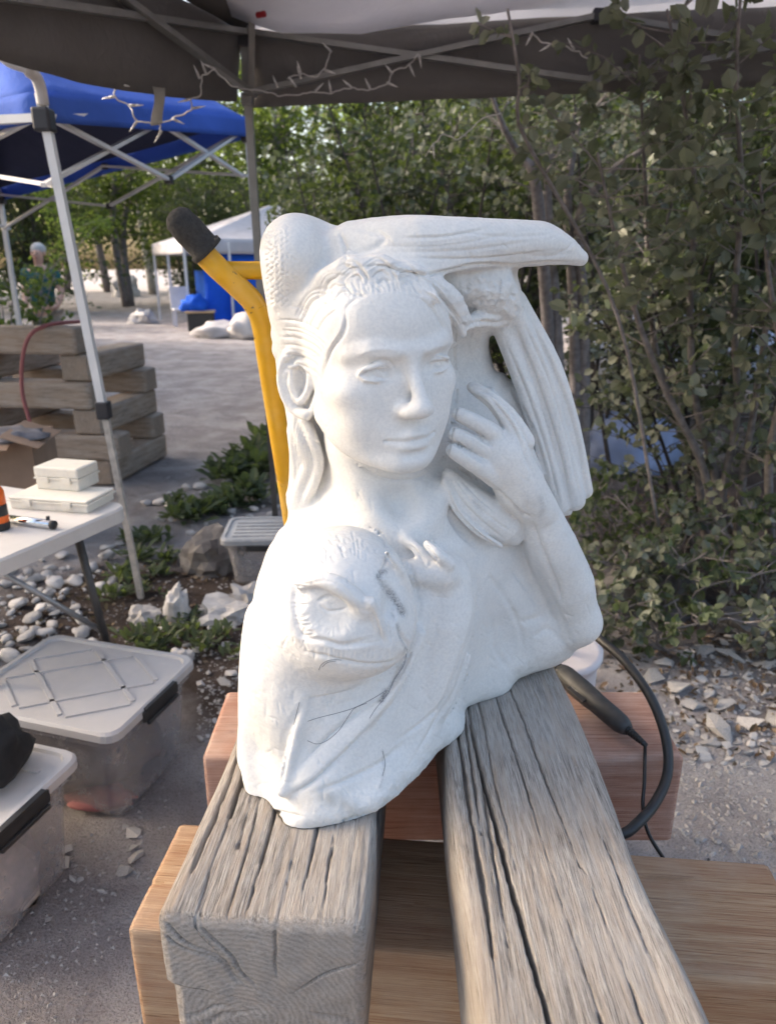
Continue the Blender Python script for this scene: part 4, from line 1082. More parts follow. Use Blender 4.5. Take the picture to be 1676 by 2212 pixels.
def lump(name, center, size, mat, label, cat, seed=1, amp=.25, freq=2.2, parent=None, flat=.25, n=3, sharp=False, rz=0, group=None):
    bm = bmesh.new(); bmesh.ops.create_icosphere(bm, subdivisions=n, radius=1)
    off = Vector((seed * 7.1, seed * 3.7, seed * 1.3)); R = Matrix.Rotation(rz, 3, 'Z')
    for q in bm.verts:
        d = q.co.normalized(); k = 1 + noise.noise(d * freq + off) * amp + noise.noise(d * freq * 2.6 + off) * amp * .45
        if sharp: k = 1 + (abs(noise.noise(d * freq + off)) - .25) * amp * 1.6
        c = d * k; c.z = max(c.z, -flat)
        q.co = R @ Vector((c.x * size[0], c.y * size[1], (c.z + flat) * size[2]))
    me = bpy.data.meshes.new(name); bm.to_mesh(me); bm.free(); me.materials.append(mat)
    if not sharp: me.polygons.foreach_set('use_smooth', [True] * len(me.polygons))
    o = bpy.data.objects.new(name, me); o.location = center; link(o)
    return tag(o, label, cat, group)
# what shows through the bins
M_DUSTCLOTH = simple('grey_dust_cloth', (.16, .15, .16), .95, var=.4, scale=14, bump=.4)
M_REDRAG = simple('faded_red_rag', (.30, .12, .12), .95, var=.2, scale=14)
lump('folded_cloth', c1 + Vector((0, 0, .03)), (.20, .14, .17), M_DUSTCLOTH, 'grey dusty cloth heaped inside the large milky bin', 'cloth', 4, .3)
lump('red_rag', c1 + R1 @ Vector((.12, -.12, .012)), (.10, .05, .03), M_REDRAG, 'faded red rag at the bottom of the large milky bin', 'rag', 9, .3)
lump('paper_bag', c2 + Vector((.02, 0, .03)), (.22, .14, .15), simple('pale_paper', (.5, .46, .44), .9), 'pale crumpled bag inside the bin at the left edge', 'bag', 6, .3)
M_BLACKCLOTH = simple('black_cloth', (.012, .012, .013), .9, var=.4, scale=30, bump=.6)
bp = WZ(8, 1690, .36)
lump('black_bag', Vector((-.955, 1.44, .358)), (.085, .10, .105), M_BLACKCLOTH, 'black cloth bag slumped on the bin at the left edge', 'bag', 3, .35, 2.5)

# --- folding table
tb = empty('folding_table', (-1.4, 2.2, 0)); tag(tb, 'white plastic folding table with dark metal legs at the left', 'table')
TC = Vector((-.862, 2.285, .742)); e2 = Vector((-.93, .37, 0)).normalized(); e1 = Vector((-.37, -.93, 0)).normalized()
TW, TD = 1.25, .62
def Tp(a, b, z=.742): return Vector((TC.x, TC.y, 0)) + e2 * a + e1 * b + Vector((0, 0, z))
def rrect(a0, b0, a1, b1, r, z, n=6):
    out = []
    for ca, cb, s0 in ((a0 + r, b0 + r, 180), (a1 - r, b0 + r, 270), (a1 - r, b1 - r, 0), (a0 + r, b1 - r, 90)):
        for k in range(n):
            q = RAD(s0 + 90 * k / (n - 1)); out.append(Tp(ca + r * math.cos(q), cb + r * math.sin(q), z))
    return out
def loftm(rings, cap0=True, cap1=True):
    m = MB(); n = len(rings[0]); v = [p for r in rings for p in r]; f = []
    for j in range(len(rings) - 1):
        for i in range(n): f.append((j * n + i, j * n + (i + 1) % n, (j + 1) * n + (i + 1) % n, (j + 1) * n + i))
    if cap0: f.append(tuple(range(n))[::-1])
    if cap1: f.append(tuple((len(rings) - 1) * n + i for i in range(n)))
    return m.add(v, f)
def fixn(o):
    bm = bmesh.new(); bm.from_mesh(o.data); bmesh.ops.recalc_face_normals(bm, faces=bm.faces); bm.to_mesh(o.data); bm.free(); return o
fixn(loftm([rrect(.012, .012, TW - .012, TD - .012, .05, .690), rrect(0, 0, TW, TD, .06, .694), rrect(0, 0, TW, TD, .06, .735), rrect(.006, .006, TW - .006, TD - .006, .055, .742)]).build('table_top', M_TABLE, tb))
for (a, b, a2, b2) in ((.16, .10, .10, .06), (.16, TD - .10, .10, TD - .06), (TW - .16, .10, TW - .10, .06), (TW - .16, TD - .10, TW - .10, TD - .06)):
    MB().tube([Tp(a, b, .70), Tp(a2, b2, .0)], .0145, 10).build('leg', M_DARKSTEEL, tb, True)
MB().tube([Tp(.115, .07, .17), Tp(.115, TD - .07, .17)], .011, 8).build('leg_brace', M_DARKSTEEL, tb, True)
MB().tube([Tp(.13, .08, .28), Tp(.62, .30, .69)], .010, 8).build('leg_brace', M_STEEL, tb, True)
MB().tube([Tp(TW - .115, .07, .17), Tp(TW - .115, TD - .07, .17)], .011, 8).build('leg_brace', M_DARKSTEEL, tb, True)
# boxes on the table
def lidbox(name, a, b, z, w, d, h, yaw, mat, label, split=.55):
    c = Tp(a, b, z); root = empty(name, c, yaw); tag(root, label, 'box')
    R = Matrix.Rotation(yaw, 3, 'Z')
    MB().box(c + Vector((0, 0, h * split / 2)), (w * .97, d * .97, h * split), R, .004).build('box_body', mat, root)
    MB().box(c + Vector((0, 0, h * split + .003)), (w * 1.03, d * 1.03, .006), R, .002).build('box_rim', mat, root)
    MB().box(c + Vector((0, 0, h * split + .006 + h * (1 - split) / 2)), (w, d, h * (1 - split)), R, .006).build('box_lid', mat, root)
    for s_ in (-.25, .25):
        MB().box(c + R @ Vector((w * s_, -d / 2 - .004, h * split)), (.03, .007, .02), R, .001).build('clasp', mat, root)
    return root
fb = WZ(140, 1085, .742); 
def ab(p): q = Vector((p.x - TC.x, p.y - TC.y, 0)); return q.dot(e2), q.dot(e1)
a_, b_ = ab(WZ(138, 1088, .742)); lidbox('organiser_box', a_, b_, .742, .29, .16, .036, -.2, M_CREAM, 'flat cream plastic organiser box on the folding table', .7)
a_, b_ = ab(WZ(150, 1052, .778)); lidbox('square_box', a_, b_, .784, .165, .12, .072, -.22, M_CREAM, 'small square cream plastic box stacked on the flat organiser', .5)
bo = empty('spray_bottle', WZ(2, 1143, .742)); tag(bo, 'orange and black bottle at the left edge of the table', 'bottle')
b0 = bo.location; M_ORANGE = simple('orange_plastic', (.75, .13, .01), .35); 
MB().tube([b0 + Vector((0, 0, z)) for z in (0, .004, .075, .08)], [.026, .029, .029, .028], 20).build('bottle_body', M_BLACK, bo, True)
MB().tube([b0 + Vector((0, 0, z)) for z in (.0805, .12, .135, .15)], [.0282, .028, .020, .012], 20).build('bottle_shoulder', M_ORANGE, bo, True)
MB().tube([b0 + Vector((0, 0, z)) for z in (.025, .026, .045, .046)], [.0288, .0296, .0296, .0288], 20).build('label_band', M_ORANGE, bo, True)
tu = empty('chrome_tool', WZ(75, 1130, .742)); tag(tu, 'chrome tube-shaped tool with a black end on the table', 'tool')
p, q = WZ(10, 1119, .757), WZ(112, 1133, .757)
MB().tube([p, q], .0125, 16).build('barrel', M_CHROME, tu, True)
MB().tube([q, q + (q - p).normalized() * .012], [.0135, .013], 16).build('end_cap', M_BLACK, tu, True)
MB().tube([q - (q - p).normalized() * .012, q - (q - p).normalized() * .012 + Vector((.0, .004, .024))], .006, 10).build('trigger', M_BLACK, tu, True)
# cardboard box behind the table
cb = empty('cardboard_box', (-2.2, 3.95, 0)); tag(cb, 'brown cardboard box with grey rags behind the table', 'box')
MB().box((-2.2, 3.95, .30), (.5, .42, .60), .15, .004).build('carton', M_CARD, cb)
MB().box((-1.95, 3.85, .625), (.2, .42, .006), Matrix.Rotation(.15, 3, 'Z') @ Matrix.Rotation(.35, 3, 'Y'), 0).build('flap', M_CARD, cb)
MB().box((-2.23, 3.67, .61), (.48, .16, .006), Matrix.Rotation(.15, 3, 'Z') @ Matrix.Rotation(.3, 3, 'X'), 0).build('flap', M_CARD, cb)
lump('grey_rag', Vector((-2.05, 3.82, .605)), (.18, .13, .05), M_DUSTCLOTH, 'grey rag draped over the cardboard box', 'rag', 12, .4, 3)

# --- rotary tool, cords and hose on the red cross timber
rt = empty('rotary_tool', WZ(1300, 1545, .657)); tag(rt, 'black rotary grinding tool lying on the reddish cross timber', 'tool')
A, Bq = WZ(1222, 1462, .69), WZ(1362, 1582, .685); d = (Bq - A)
ts = [(-.10, .018), (-.04, .0215), (0, .0225), (.25, .0225), (.42, .0215), (.5, .020), (.7, .0195), (.86, .0185), (.92, .015), (.96, .011)]
MB().tube([A + d * s_ for s_, _ in ts], [r for _, r in ts], 20).build('tool_body', simple('charcoal_plastic', (.045, .046, .048), .5, var=.25, scale=60), rt, True)
side = d.cross(Vector((0, 0, 1))).normalized(); up_ = side.cross(d).normalized()
cdir = (Vector((0, 0, CAM_Z)) - (A + d * .36)).normalized(); cdir = (cdir - d.normalized() * cdir.dot(d.normalized())).normalized(); sd_ = cdir.cross(d.normalized())
pl_ = A + d * .33 + (cdir * .9 - sd_ * .45).normalized() * .0215
MB().box(pl_, (.052, .016, .003), Matrix((d.normalized(), sd_, cdir)).transposed() @ Matrix.Rotation(-.45, 3, 'X'), .0008).build('rating_plate', M_BLACK, rt)
for k in range(4):
    MB().box(pl_ + d.normalized() * (-.012 + 0 * k) + sd_ * (.0045 - .003 * k) + cdir * .0016, (.022 - .003 * (k % 2), .0009, .0006), Matrix((d.normalized(), sd_, cdir)).transposed() @ Matrix.Rotation(-.45, 3, 'X')).build('print_line', simple('grey_print', (.3, .3, .3), .6), rt)
rel = MB()
for k in range(7):
    c = A + d * (.965 + k * .032); rel.tube([c, c + d * .018], [.0085 - k * .0005, .0082 - k * .0005], 12)
rel.tube([A + d * .95, A + d * 1.2], [.007, .0045], 10); rel.build('strain_relief', M_BLACK, rt, True)
MB().tube([A - d * .11, A - d * .2], [.017, .012], 16).build('nose', M_BLACK, rt, True)
E = A + d * 1.19
cord = [E, WY(1392, 1640, 1.075), WY(1391, 1690, 1.03), WY(1388, 1745, 1.0), WY(1400, 1800, .975), WY(1437, 1862, .955), WY(1500, 1960, .98), Vector((.62, 1.15, .02)), Vector((.85, 1.5, .01))]
tag(MB().tube(spline(cord, 8), .0033, 8).build('power_cord', M_BLACK, smooth=True), 'thin black power cord hanging from the rotary tool', 'cord')
hs = [Vector((.42, 1.62, .50)), WY(1252, 1330, 1.34), WY(1290, 1376, 1.27), WY(1345, 1425, 1.21), WY(1402, 1502, 1.145), WY(1436, 1590, 1.085), WY(1441, 1670, 1.04), WY(1412, 1738, .995), WY(1362, 1792, .95), WY(1310, 1830, .93), Vector((.30, .86, .50)), Vector((.28, .95, .30)), Vector((.40, 1.2, .02))]
hz = spline(hs, 10)
rb = MB(); rb.tube(hz, .0088, 14); hb_ = rb.build('vacuum_hose', M_BLACK, smooth=True)
tag(hb_, 'thick black hose looping down past the reddish timber', 'hose')
# pale bucket behind the elbow
bk_ = empty('plastic_bucket', (.46, 1.56, 0)); tag(bk_, 'dusty white plastic bucket behind the raised elbow', 'bucket')
q = Vector((.375, 1.52, 0)); M_BUCKET = plastic('bucket_plastic', (.60, .56, .57), .5)
mb = MB(); mb.tube([q + Vector((0, 0, z)) for z in (0, .005, .60, .62, .625, .64, .64)], [.115, .118, .125, .128, .135, .135, .12], 32); mb.build('bucket_body', M_BUCKET, bk_, True)
# ================================================================ canopies
def fabric(name, c, trans=.35, var=.12, scale=3, rough=.8, wr=.35):
    t = NT(name); v = t.coord('Object'); n = t.noise(v, scale, 5, .6, .6); f = t.noise(v, 14, 4, .6, 1.5)
    t.color(t.ramp(n, [(.3, [q * (1 - var) for q in c]), (.7, [min(1, q * (1 + var)) for q in c])])); t.set(Roughness=rough)
    t.b.inputs['Specular IOR Level'].default_value = .2
    t.bump(f, wr, .02)
    tl = t.n('BsdfTranslucent'); tl.inputs['Color'].default_value = (*c, 1)
    m1 = t.n('MixShader'); m1.inputs[0].default_value = trans; t.l(t.b.outputs[0], m1.inputs[1]); t.l(tl.outputs[0], m1.inputs[2]); t.l(m1.outputs[0], t.out.inputs['Surface'])
    return t.m
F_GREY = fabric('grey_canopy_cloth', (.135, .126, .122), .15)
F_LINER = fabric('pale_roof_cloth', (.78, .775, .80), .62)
F_BLUE = fabric('blue_canopy_cloth', (.065, .145, .52), .35)
F_NAVY = fabric('navy_underside', (.05, .055, .10), .10)
F_WHITE = fabric('white_canopy_cloth', (.55, .535, .55), .35)
F_TARP = fabric('blue_tarp_cloth', (.02, .12, .62), .25, scale=6, wr=.8)
M_POLE = simple('white_powder_coat', (.62, .62, .63), .38, .1, var=.06)
M_GREYPOLE = simple('grey_powder_coat', (.20, .195, .185), .42, .35, var=.12, scale=18)
M_JOINT = simple('black_nylon', (.02, .02, .026), .5)
def sheet(pts_grid, name, mat, parent, thick=.0012, smooth=True):
    """a grid of points as cloth with a real thickness"""
    n, m = len(pts_grid), len(pts_grid[0])
    V = [Vector(p) for r in pts_grid for p in r]
    F = [(i * m + j, (i + 1) * m + j, (i + 1) * m + j + 1, i * m + j + 1) for i in range(n - 1) for j in range(m - 1)]
    o = mesh_obj(name, V, F, mat, parent, smooth)
    md = o.modifiers.new('thickness', 'SOLIDIFY'); md.thickness = thick
    return o
def tri_panel(A, B_, C_, sag, n=14):
    rows = []
    for i in range(n + 1):
        t_ = i / n; a = A.lerp(C_, t_); b = B_.lerp(C_, t_); row = []
        for j in range(n + 1):
            s_ = j / n; p = a.lerp(b, s_); w = (s_ * (1 - s_) * 4) * (1 - t_) * t_ * 4
            p = p + Vector((0, 0, -sag * w + noise.noise(p * 3.1) * .012 * (1 - t_)))
            row.append(p)
        rows.append(row)
    return rows
def valance(A, B_, h0, h1, name, mat, parent, out, flare=.03, n=30, sag=0.0):
    rows = []
    for i in range(n + 1):
        p = A.lerp(B_, i / n); row = []
        for k in range(5):
            f = k / 4; z = p.z + h0 + (h1 - h0) * f
            wv = noise.noise(Vector((i * .45, f * 1.5, A.x))) * .022 * f
            row.append(Vector((p.x, p.y, z - sag * math.sin(math.pi * i / n) * (1 if k else .4))) + out * (flare * f + wv + .004))
        rows.append(row)
    return sheet(rows, name, mat, parent)
def truss(A, B_, z_top, z_low, zm_top, zm_low, mat, parent, w=.022, off=None):
    """two scissor pairs between posts A and B"""
    M_ = (A + B_) / 2; off = off or Vector((0, 0, 0))
    def at(p, z): return Vector((p.x, p.y, z)) + off
    for P in (A, B_):
        o2 = Vector((-off.y, off.x, 0)) * 0 + off * .9
        MB().bar(at(P, z_top), at(M_, zm_low), w, w * .62).build('truss_bar', mat, parent)
        MB().bar(at(P, z_low) + o2, at(M_, zm_top) + o2, w, w * .62).build('truss_bar', mat, parent)
        X = (at(P, z_top) + at(M_, zm_low) + at(P, z_low) + at(M_, zm_top)) / 4
        MB().tube([X - off * .6, X + off * 1.5 + Vector((0, .001, 0))], .008, 8).build('pivot_bolt', M_STEEL, parent)
    MB().box(at(M_, zm_top) + off * .45, (.05, .05, .05), None, .006).build('bracket', M_JOINT, parent)
    MB().box(at(M_, zm_low) + off * .45, (.04, .04, .035), None, .006).build('bracket', mat, parent)
# --- the dark canopy overhead
ca = empty('canopy_tent', (.4, 2.1, 0)); tag(ca, 'dark grey canopy tent with scissor frame above the sculpture', 'canopy')
C0, C1 = Vector((-.625, 3.62, 2.45)), Vector((2.35, 3.32, 2.50)); dl = Vector((-.3, -.95, 0)).normalized() * 3.0
C2, C3 = C0 + dl, C1 + dl
PK = (C0 + C1 + C2 + C3) / 4 + Vector((0, 0, .85))
cen = (C0 + C1 + C2 + C3) / 4
sheet(tri_panel(C0, C1, PK, .06), 'roof_panel', F_LINER, ca); lt = tri_panel(C2, C0, PK, .06); sheet(lt[:5], 'roof_panel', F_GREY, ca); sheet(lt[4:], 'roof_panel', F_LINER, ca)  # left slope's pale upper part is out of view, added for fill light
sheet(tri_panel(C1, C3, PK, .06), 'roof_panel', F_LINER, ca); sheet(tri_panel(C3, C2, PK, .06), 'roof_panel', F_LINER, ca)
nb = Vector((.1, 1, 0)).normalized(); nl = Vector((-.95, .3, 0)).normalized()
valance(C0, C1, .004, -.275, 'valance', F_GREY, ca, nb, .05, 40)
valance(C2, C0, .02, -.26, 'valance', F_GREY, ca, nl, .05, 40, .15)
valance(C1, C3, .02, -.10, 'valance', F_GREY, ca, -nl, .05, 40)
valance(C3, C2, .02, -.10, 'valance', F_GREY, ca, -nb, .05, 40)
truss(C0, C1, 2.455, 2.215, 2.465, 2.235, M_GREYPOLE, ca, .034, Vector((0, -.016, 0)))
truss(C0, C2, 2.455, 2.215, 2.40, 2.165, M_GREYPOLE, ca, .034, Vector((.016, 0, 0)))
truss(C1, C3, 2.455, 2.215, 2.465, 2.235, M_GREYPOLE, ca, .034, Vector((-.016, 0, 0)))
feet = [Vector((-.60, 3.62, 0)), Vector((2.40, 3.35, 0)), Vector((C2.x - .1, C2.y, 0)), Vector((C3.x, C3.y, 0))]
for P, Ft in zip((C0, C1, C2, C3), feet):
    top = Vector((P.x, P.y, P.z)); mid = top.lerp(Ft, .5)
    post = MB().bar(top, mid, .034).build('post', M_GREYPOLE, ca)
    MB().bar(mid + Vector((0, 0, .05)), Ft, .026).build('inner_post', M_DARKSTEEL, ca)
    MB().box(Vector((P.x, P.y, P.z - .02)), (.055, .055, .07), None, .006).build('corner_bracket', M_JOINT, ca)
    MB().box(Vector((P.x, P.y, P.z - .255)), (.052, .052, .05), None, .006).build('slider_bracket', M_GREYPOLE, ca)
    MB().box(Vector((Ft.x, Ft.y, .004)), (.09, .09, .008), None, .001).build('foot_plate', M_DARKSTEEL, ca)
# roof struts from the corner to the peak, with the red lock button
MB().bar(C0 + Vector((.02, -.02, -.24)), C0 + Vector((.12, -.35, .30)), .026, .018).build('roof_strut', M_GREYPOLE, ca)
MB().bar(C0 + Vector((.0, -.01, .0)), C0 + Vector((.20, -.38, .42)), .030, .02).build('roof_strut', M_GREYPOLE, ca)
MB().tube([WY(556, 33, 3.3), WY(572, 30, 3.28)], .011, 10).build('lock_button', simple('red_plastic', (.25, .01, .015), .4), ca)
# pale roof cloth hung under the ridge
rows = []
edge = [(300, -120), (430, -10), (480, 22), (540, 52), (610, 70), (690, 77), (780, 72), (860, 58), (960, 44), (1060, 30), (1130, 19), (1190, 4), (1290, -30), (1420, -110)]
for i, (x_, y_) in enumerate(edge):
    p = WY(x_, y_, 3.46); row = []
    for k in range(9):
        f = k / 8; q = p + Vector((0, -1.05 * f, .40 * f - .07 * math.sin(f * math.pi))); q.z += noise.noise(Vector((i * .7, f * 4, 0))) * .02; row.append(q)
    rows.append(row)
sheet(rows, 'roof_liner', F_LINER, ca)
# hanging strap
rows = []
for k in range(9):
    f = k / 8; a = WY(330 + 4 * math.sin(f * 5), 186 + 86 * f, 2.80); b = WY(354 + 3 * math.sin(f * 4 + 1), 190 + 76 * f, 2.80); rows.append([a, a.lerp(b, .5) + Vector((0, .01, 0)), b])
sheet(rows, 'tie_strap', simple('webbing', (.22, .21, .19), .9), ca)
# --- string lights along the eaves
M_CORD = simple('white_cord', (.42, .40, .38), .6); M_BULB = simple('small_clear_bulb', (.62, .60, .57), .25)
sl = empty('string_light', WY(300, 150, 2.9)); tag(sl, 'white icicle light string hanging from the left eave of the dark canopy', 'string light')
sr = empty('string_light', WY(800, 150, 3.4)); tag(sr, 'white icicle light string along the back eave of the dark canopy', 'string light')
def strand(parent, pts, Y, bulbs, rnd):
    P = spline([WY(x + rnd.uniform(-2, 2), y, Y + rnd.uniform(-.015, .015)) for x, y in pts], 8)
    off = [Vector((noise.noise(p * 40), noise.noise(p * 40 + Vector((5, 5, 5))), noise.noise(p * 40 + Vector((9, 2, 1))))) * .008 for p in P]
    MB().tube([p + o for p, o in zip(P, off)], .0027, 6).build('cord', M_CORD, parent, True)
    for (x0, y0, x1, y1) in bulbs:
        a, b = WY(x0, y0, Y), WY(x1, y1, Y); d = (b - a).normalized()
        o = MB().tube([a, a + d * .022], .0048, 8).build('socket', M_CORD, parent, True)
        MB().tube([a + d * .022, a + d * .030, a + d * .050], [.0040, .0036, .0010], 8).build('bulb', M_BULB, o, True)
rn = random.Random(5)
strand(sl, [(142, -6), (160, 36), (166, 64), (188, 96), (192, 116), (216, 140), (228, 150), (250, 180), (250, 208), (280, 228), (286, 244), (298, 260), (344, 270), (350, 282)], 2.86,
       [(168, 66, 140, 71), (192, 116, 166, 117), (228, 150, 212, 166), (250, 180, 278, 186), (250, 208, 224, 213), (280, 228, 308, 227), (298, 260, 286, 277), (350, 282, 341, 297)], rn)
strand(sl, [(344, 270), (372, 256), (400, 244), (416, 234), (412, 214), (434, 204), (432, 170), (446, 160), (466, 150), (486, 172), (516, 190)], 3.1,
       [(416, 234, 440, 230), (412, 214, 392, 219), (432, 170, 424, 152), (446, 160, 430, 120), (466, 150, 440, 138), (372, 256, 390, 264)], rn)
strand(sl, [(40, 6), (20, 24), (14, 40), (0, 50), (-20, 58)], 2.7, [(20, 40, 44, 43), (14, 40, 8, 22)], rn)
strand(sr, [(516, 190), (560, 196), (600, 206), (640, 205), (680, 198), (715, 200), (760, 190), (800, 194), (835, 178), (848, 160), (860, 146), (884, 140), (905, 118)], 3.45,
       [(600, 190, 585, 152), (640, 188, 620, 160), (650, 170, 640, 138), (680, 198, 700, 178), (715, 200, 708, 160), (760, 190, 740, 172), (800, 194, 778, 146), (835, 178, 858, 188), (848, 160, 830, 136), (884, 140, 892, 158), (905, 118, 908, 135)], rn)
strand(sr, [(620, 172), (650, 160), (680, 166), (700, 150), (708, 130), (716, 112)], 3.45, [(650, 160, 640, 126), (700, 150, 722, 158), (716, 112, 704, 100)], rn)
strand(sr, [(1150, 70), (1168, 88), (1190, 96), (1215, 100), (1240, 108), (1258, 120), (1276, 128)], 3.2, [(1190, 96, 1170, 108), (1240, 108, 1230, 90), (1150, 70, 1130, 110)], rn)
strand(sr, [(1080, 245), (1040, 255), (1015, 280), (990, 300), (960, 292), (935, 312), (915, 340)], 3.0, [(935, 312, 938, 350)], rn)

# --- the blue canopy
bt = empty('canopy_tent', (-2.2, 4.7, 0)); tag(bt, 'blue canopy tent with white frame and rolled sides at the left', 'canopy')
K0 = Vector((-1.33, 3.12, 2.12)); K1 = Vector((-.86, 4.9, 2.34)); K2 = Vector((-3.15, 6.35, 2.10)); K3 = Vector((-3.95, 4.6, 2.05)); KP = Vector((-2.25, 4.7, 3.05))
for a, b in ((K0, K1), (K1, K2), (K2, K3), (K3, K0)):
    sheet(tri_panel(a, b, KP, .05), 'roof_panel', F_BLUE, bt)
    n_ = Vector((b.y - a.y, -(b.x - a.x), 0)).normalized()
    c_ = (a + b) / 2 - KP
    if n_.dot(c_) < 0: n_ = -n_
    valance(a, b, .012, -.10, 'valance', F_BLUE, bt, n_, .02, 24)
    # dark navy sheet just below each roof panel
    sh = Vector((0, 0, -.035)); sheet(tri_panel(a.lerp(KP, .02) + sh, b.lerp(KP, .02) + sh, KP + sh, .05, 8), 'roof_underside', F_NAVY, bt)
for a, b, off in ((K0, K1, Vector((-.02, 0, 0))), (K0, K3, Vector((0, .02, 0))), (K1, K2, Vector((0, -.02, 0))), (K2, K3, Vector((.02, 0, 0)))):
    zt = (a.z + b.z) / 2
    M2 = (a + b) / 2
    for P in (a, b):
        MB().bar(Vector((P.x, P.y, P.z - .06)) + off, Vector((M2.x, M2.y, zt - .32)) + off, .026, .016).build('truss_bar', M_POLE, bt)
        MB().bar(Vector((P.x, P.y, P.z - .32)) + off * 1.9, Vector((M2.x, M2.y, zt - .06)) + off * 1.9, .026, .016).build('truss_bar', M_POLE, bt)
    MB().box(Vector((M2.x, M2.y, zt - .32)) + off, (.04, .04, .04), None, .006).build('bracket', M_JOINT, bt)
    MB().box(Vector((M2.x, M2.y, zt - .06)) + off, (.04, .04, .04), None, .006).build('bracket', M_JOINT, bt)
    # eave rail
MB().bar(WY(-60, 262, 3.2), WY(88, 255, 3.12), .03, .03).build('eave_rail', M_POLE, bt); MB().bar(WY(100, 256, 3.12), WY(330, 250, 3.9), .028, .028).build('eave_rail', M_POLE, bt)
for P, Ft in ((K0, Vector((-1.175, 3.1, 0))), (K1, Vector((-.8, 4.95, 0))), (K2, Vector((-3.2, 6.4, 0))), (K3, Vector((-3.7, 4.5, 0)))):
    mid = P.lerp(Ft, .58)
    MB().bar(P, mid, .033).build('post', M_POLE, bt)
    MB().bar(mid + Vector((0, 0, .04)), Ft, .026).build('inner_post', simple('worn_pole', (.45, .41, .37), .5, .1, var=.3, scale=26), bt)
    MB().box(mid + Vector((0, 0, .01)), (.055, .055, .075), None, .006).build('clamp', M_JOINT, bt)
    MB().box(P + Vector((0, 0, -.09)), (.07, .07, .085), None, .010).build('corner_bracket', M_JOINT, bt)
# rolled and tied cover along the near corner
rp = spline([WY(70, 120, 3.0), WY(62, 150, 3.02), WY(78, 165, 3.06), WY(88, 190, 3.09), WY(94, 225, 3.11)], 8)
MB().tube(rp, .022, 10).build('tied_roll', simple('pale_webbing', (.45, .43, .42), .9, bump=.5), bt, True)
rp = spline([WY(-20, 100, 2.9), WY(20, 135, 2.95), WY(62, 150, 3.02)], 8)
MB().tube(rp, .016, 8).build('tied_roll', M_POLE, bt, True)

# --- the white canopy by the path with its blue side sheet
wt = empty('canopy_tent', (-3.5, 19.5, 0)); tag(wt, 'white canopy tent with a blue side sheet far down the path', 'canopy')
A0, A1 = Vector((-6.5, 21.2, 2.05)), Vector((-4.75, 17.8, 2.05)); A2 = A1 + Vector((3.4, 1.7, 0)); A3 = A0 + Vector((3.4, 1.7, 0)); AP = (A0 + A1 + A2 + A3) / 4 + Vector((.9, .45, 1.0))
for a, b in ((A0, A1), (A1, A2), (A2, A3), (A3, A0)):
    sheet(tri_panel(a, b, AP, .06), 'roof_panel', F_WHITE, wt)
    n_ = Vector((b.y - a.y, -(b.x - a.x), 0)).normalized()
    if n_.dot((a + b) / 2 - AP) < 0: n_ = -n_
    valance(a, b, .01, -.30, 'valance', F_WHITE, wt, n_, .02, 20)
for P in (A0, A0.lerp(A1, .5), A1, A2, A3, A1.lerp(A2, .28)):
    MB().bar(P + Vector((0, 0, -.02)), Vector((P.x, P.y, 0)), .055).build('post', M_POLE, wt)
W0 = A1.lerp(A2, .10) + Vector((0, .12, -.12)); W1 = A2 + Vector((0, .3, -.1)); rows = []
for i in range(15):
    p = W0.lerp(W1, i / 14); row = []
    for k in range(9):
        f = k / 8; z = p.z - .15 * math.sin(i / 14 * 1.6) - (p.z - .05) * f; row.append(Vector((p.x, p.y + .10 * noise.noise(Vector((i * .8, f * 3, 0))), z)))
    rows.append(row)
sheet(rows, 'side_sheet', F_TARP, wt)
rows = []
for i in range(9):
    p = A1.lerp(A2, .28).lerp(A0.lerp(A3, .28), i / 8) + Vector((0, .05, -.7)); rows.append([Vector((p.x, p.y + .08 * noise.noise(Vector((i, k, 4))), p.z - (p.z - .05) * k / 6)) for k in range(7)])
sheet(rows, 'side_sheet', F_TARP, wt)
# things by the white canopy
lump('blue_cloth_heap', Vector((-4.62, 17.75, .46)), (.30, .30, .30), F_TARP, 'blue cloth heap on the dark bin at the white canopy', 'cloth', 5, .55, 2.6)
bb = empty('storage_bin', (-4.45, 17.7, 0)); tag(bb, 'black bin with a tan lid at the corner of the white canopy', 'bin')
MB().box((-4.45, 17.7, .22), (.62, .5, .42), .2, .03).build('body', M_BLACK, bb); MB().box((-4.45, 17.7, .45), (.68, .56, .05), .2, .02).build('lid', simple('tan_plastic', (.40, .28, .16), .6), bb)
ch = empty('garden_chair', (-5.3, 19.2, 0)); tag(ch, 'white plastic chair under the white canopy', 'chair'); M_WP = plastic('white_plastic', (.68, .66, .66), .45)
MB().box((-5.3, 19.2, .42), (.48, .46, .04), .4, .01).build('seat', M_WP, ch); MB().box((-5.4, 19.4, .70), (.48, .04, .55), Matrix.Rotation(.4, 3, 'Z') @ Matrix.Rotation(-.15, 3, 'X'), .01).build('backrest', M_WP, ch)
for sx in (-1, 1):
    for sy in (-1, 1):
        c = Vector((-5.3, 19.2, 0)) + Matrix.Rotation(.4, 3, 'Z') @ Vector((sx * .2, sy * .19, 0)); MB().bar(c + Vector((0, 0, .4)), c, .045).build('leg', M_WP, ch)
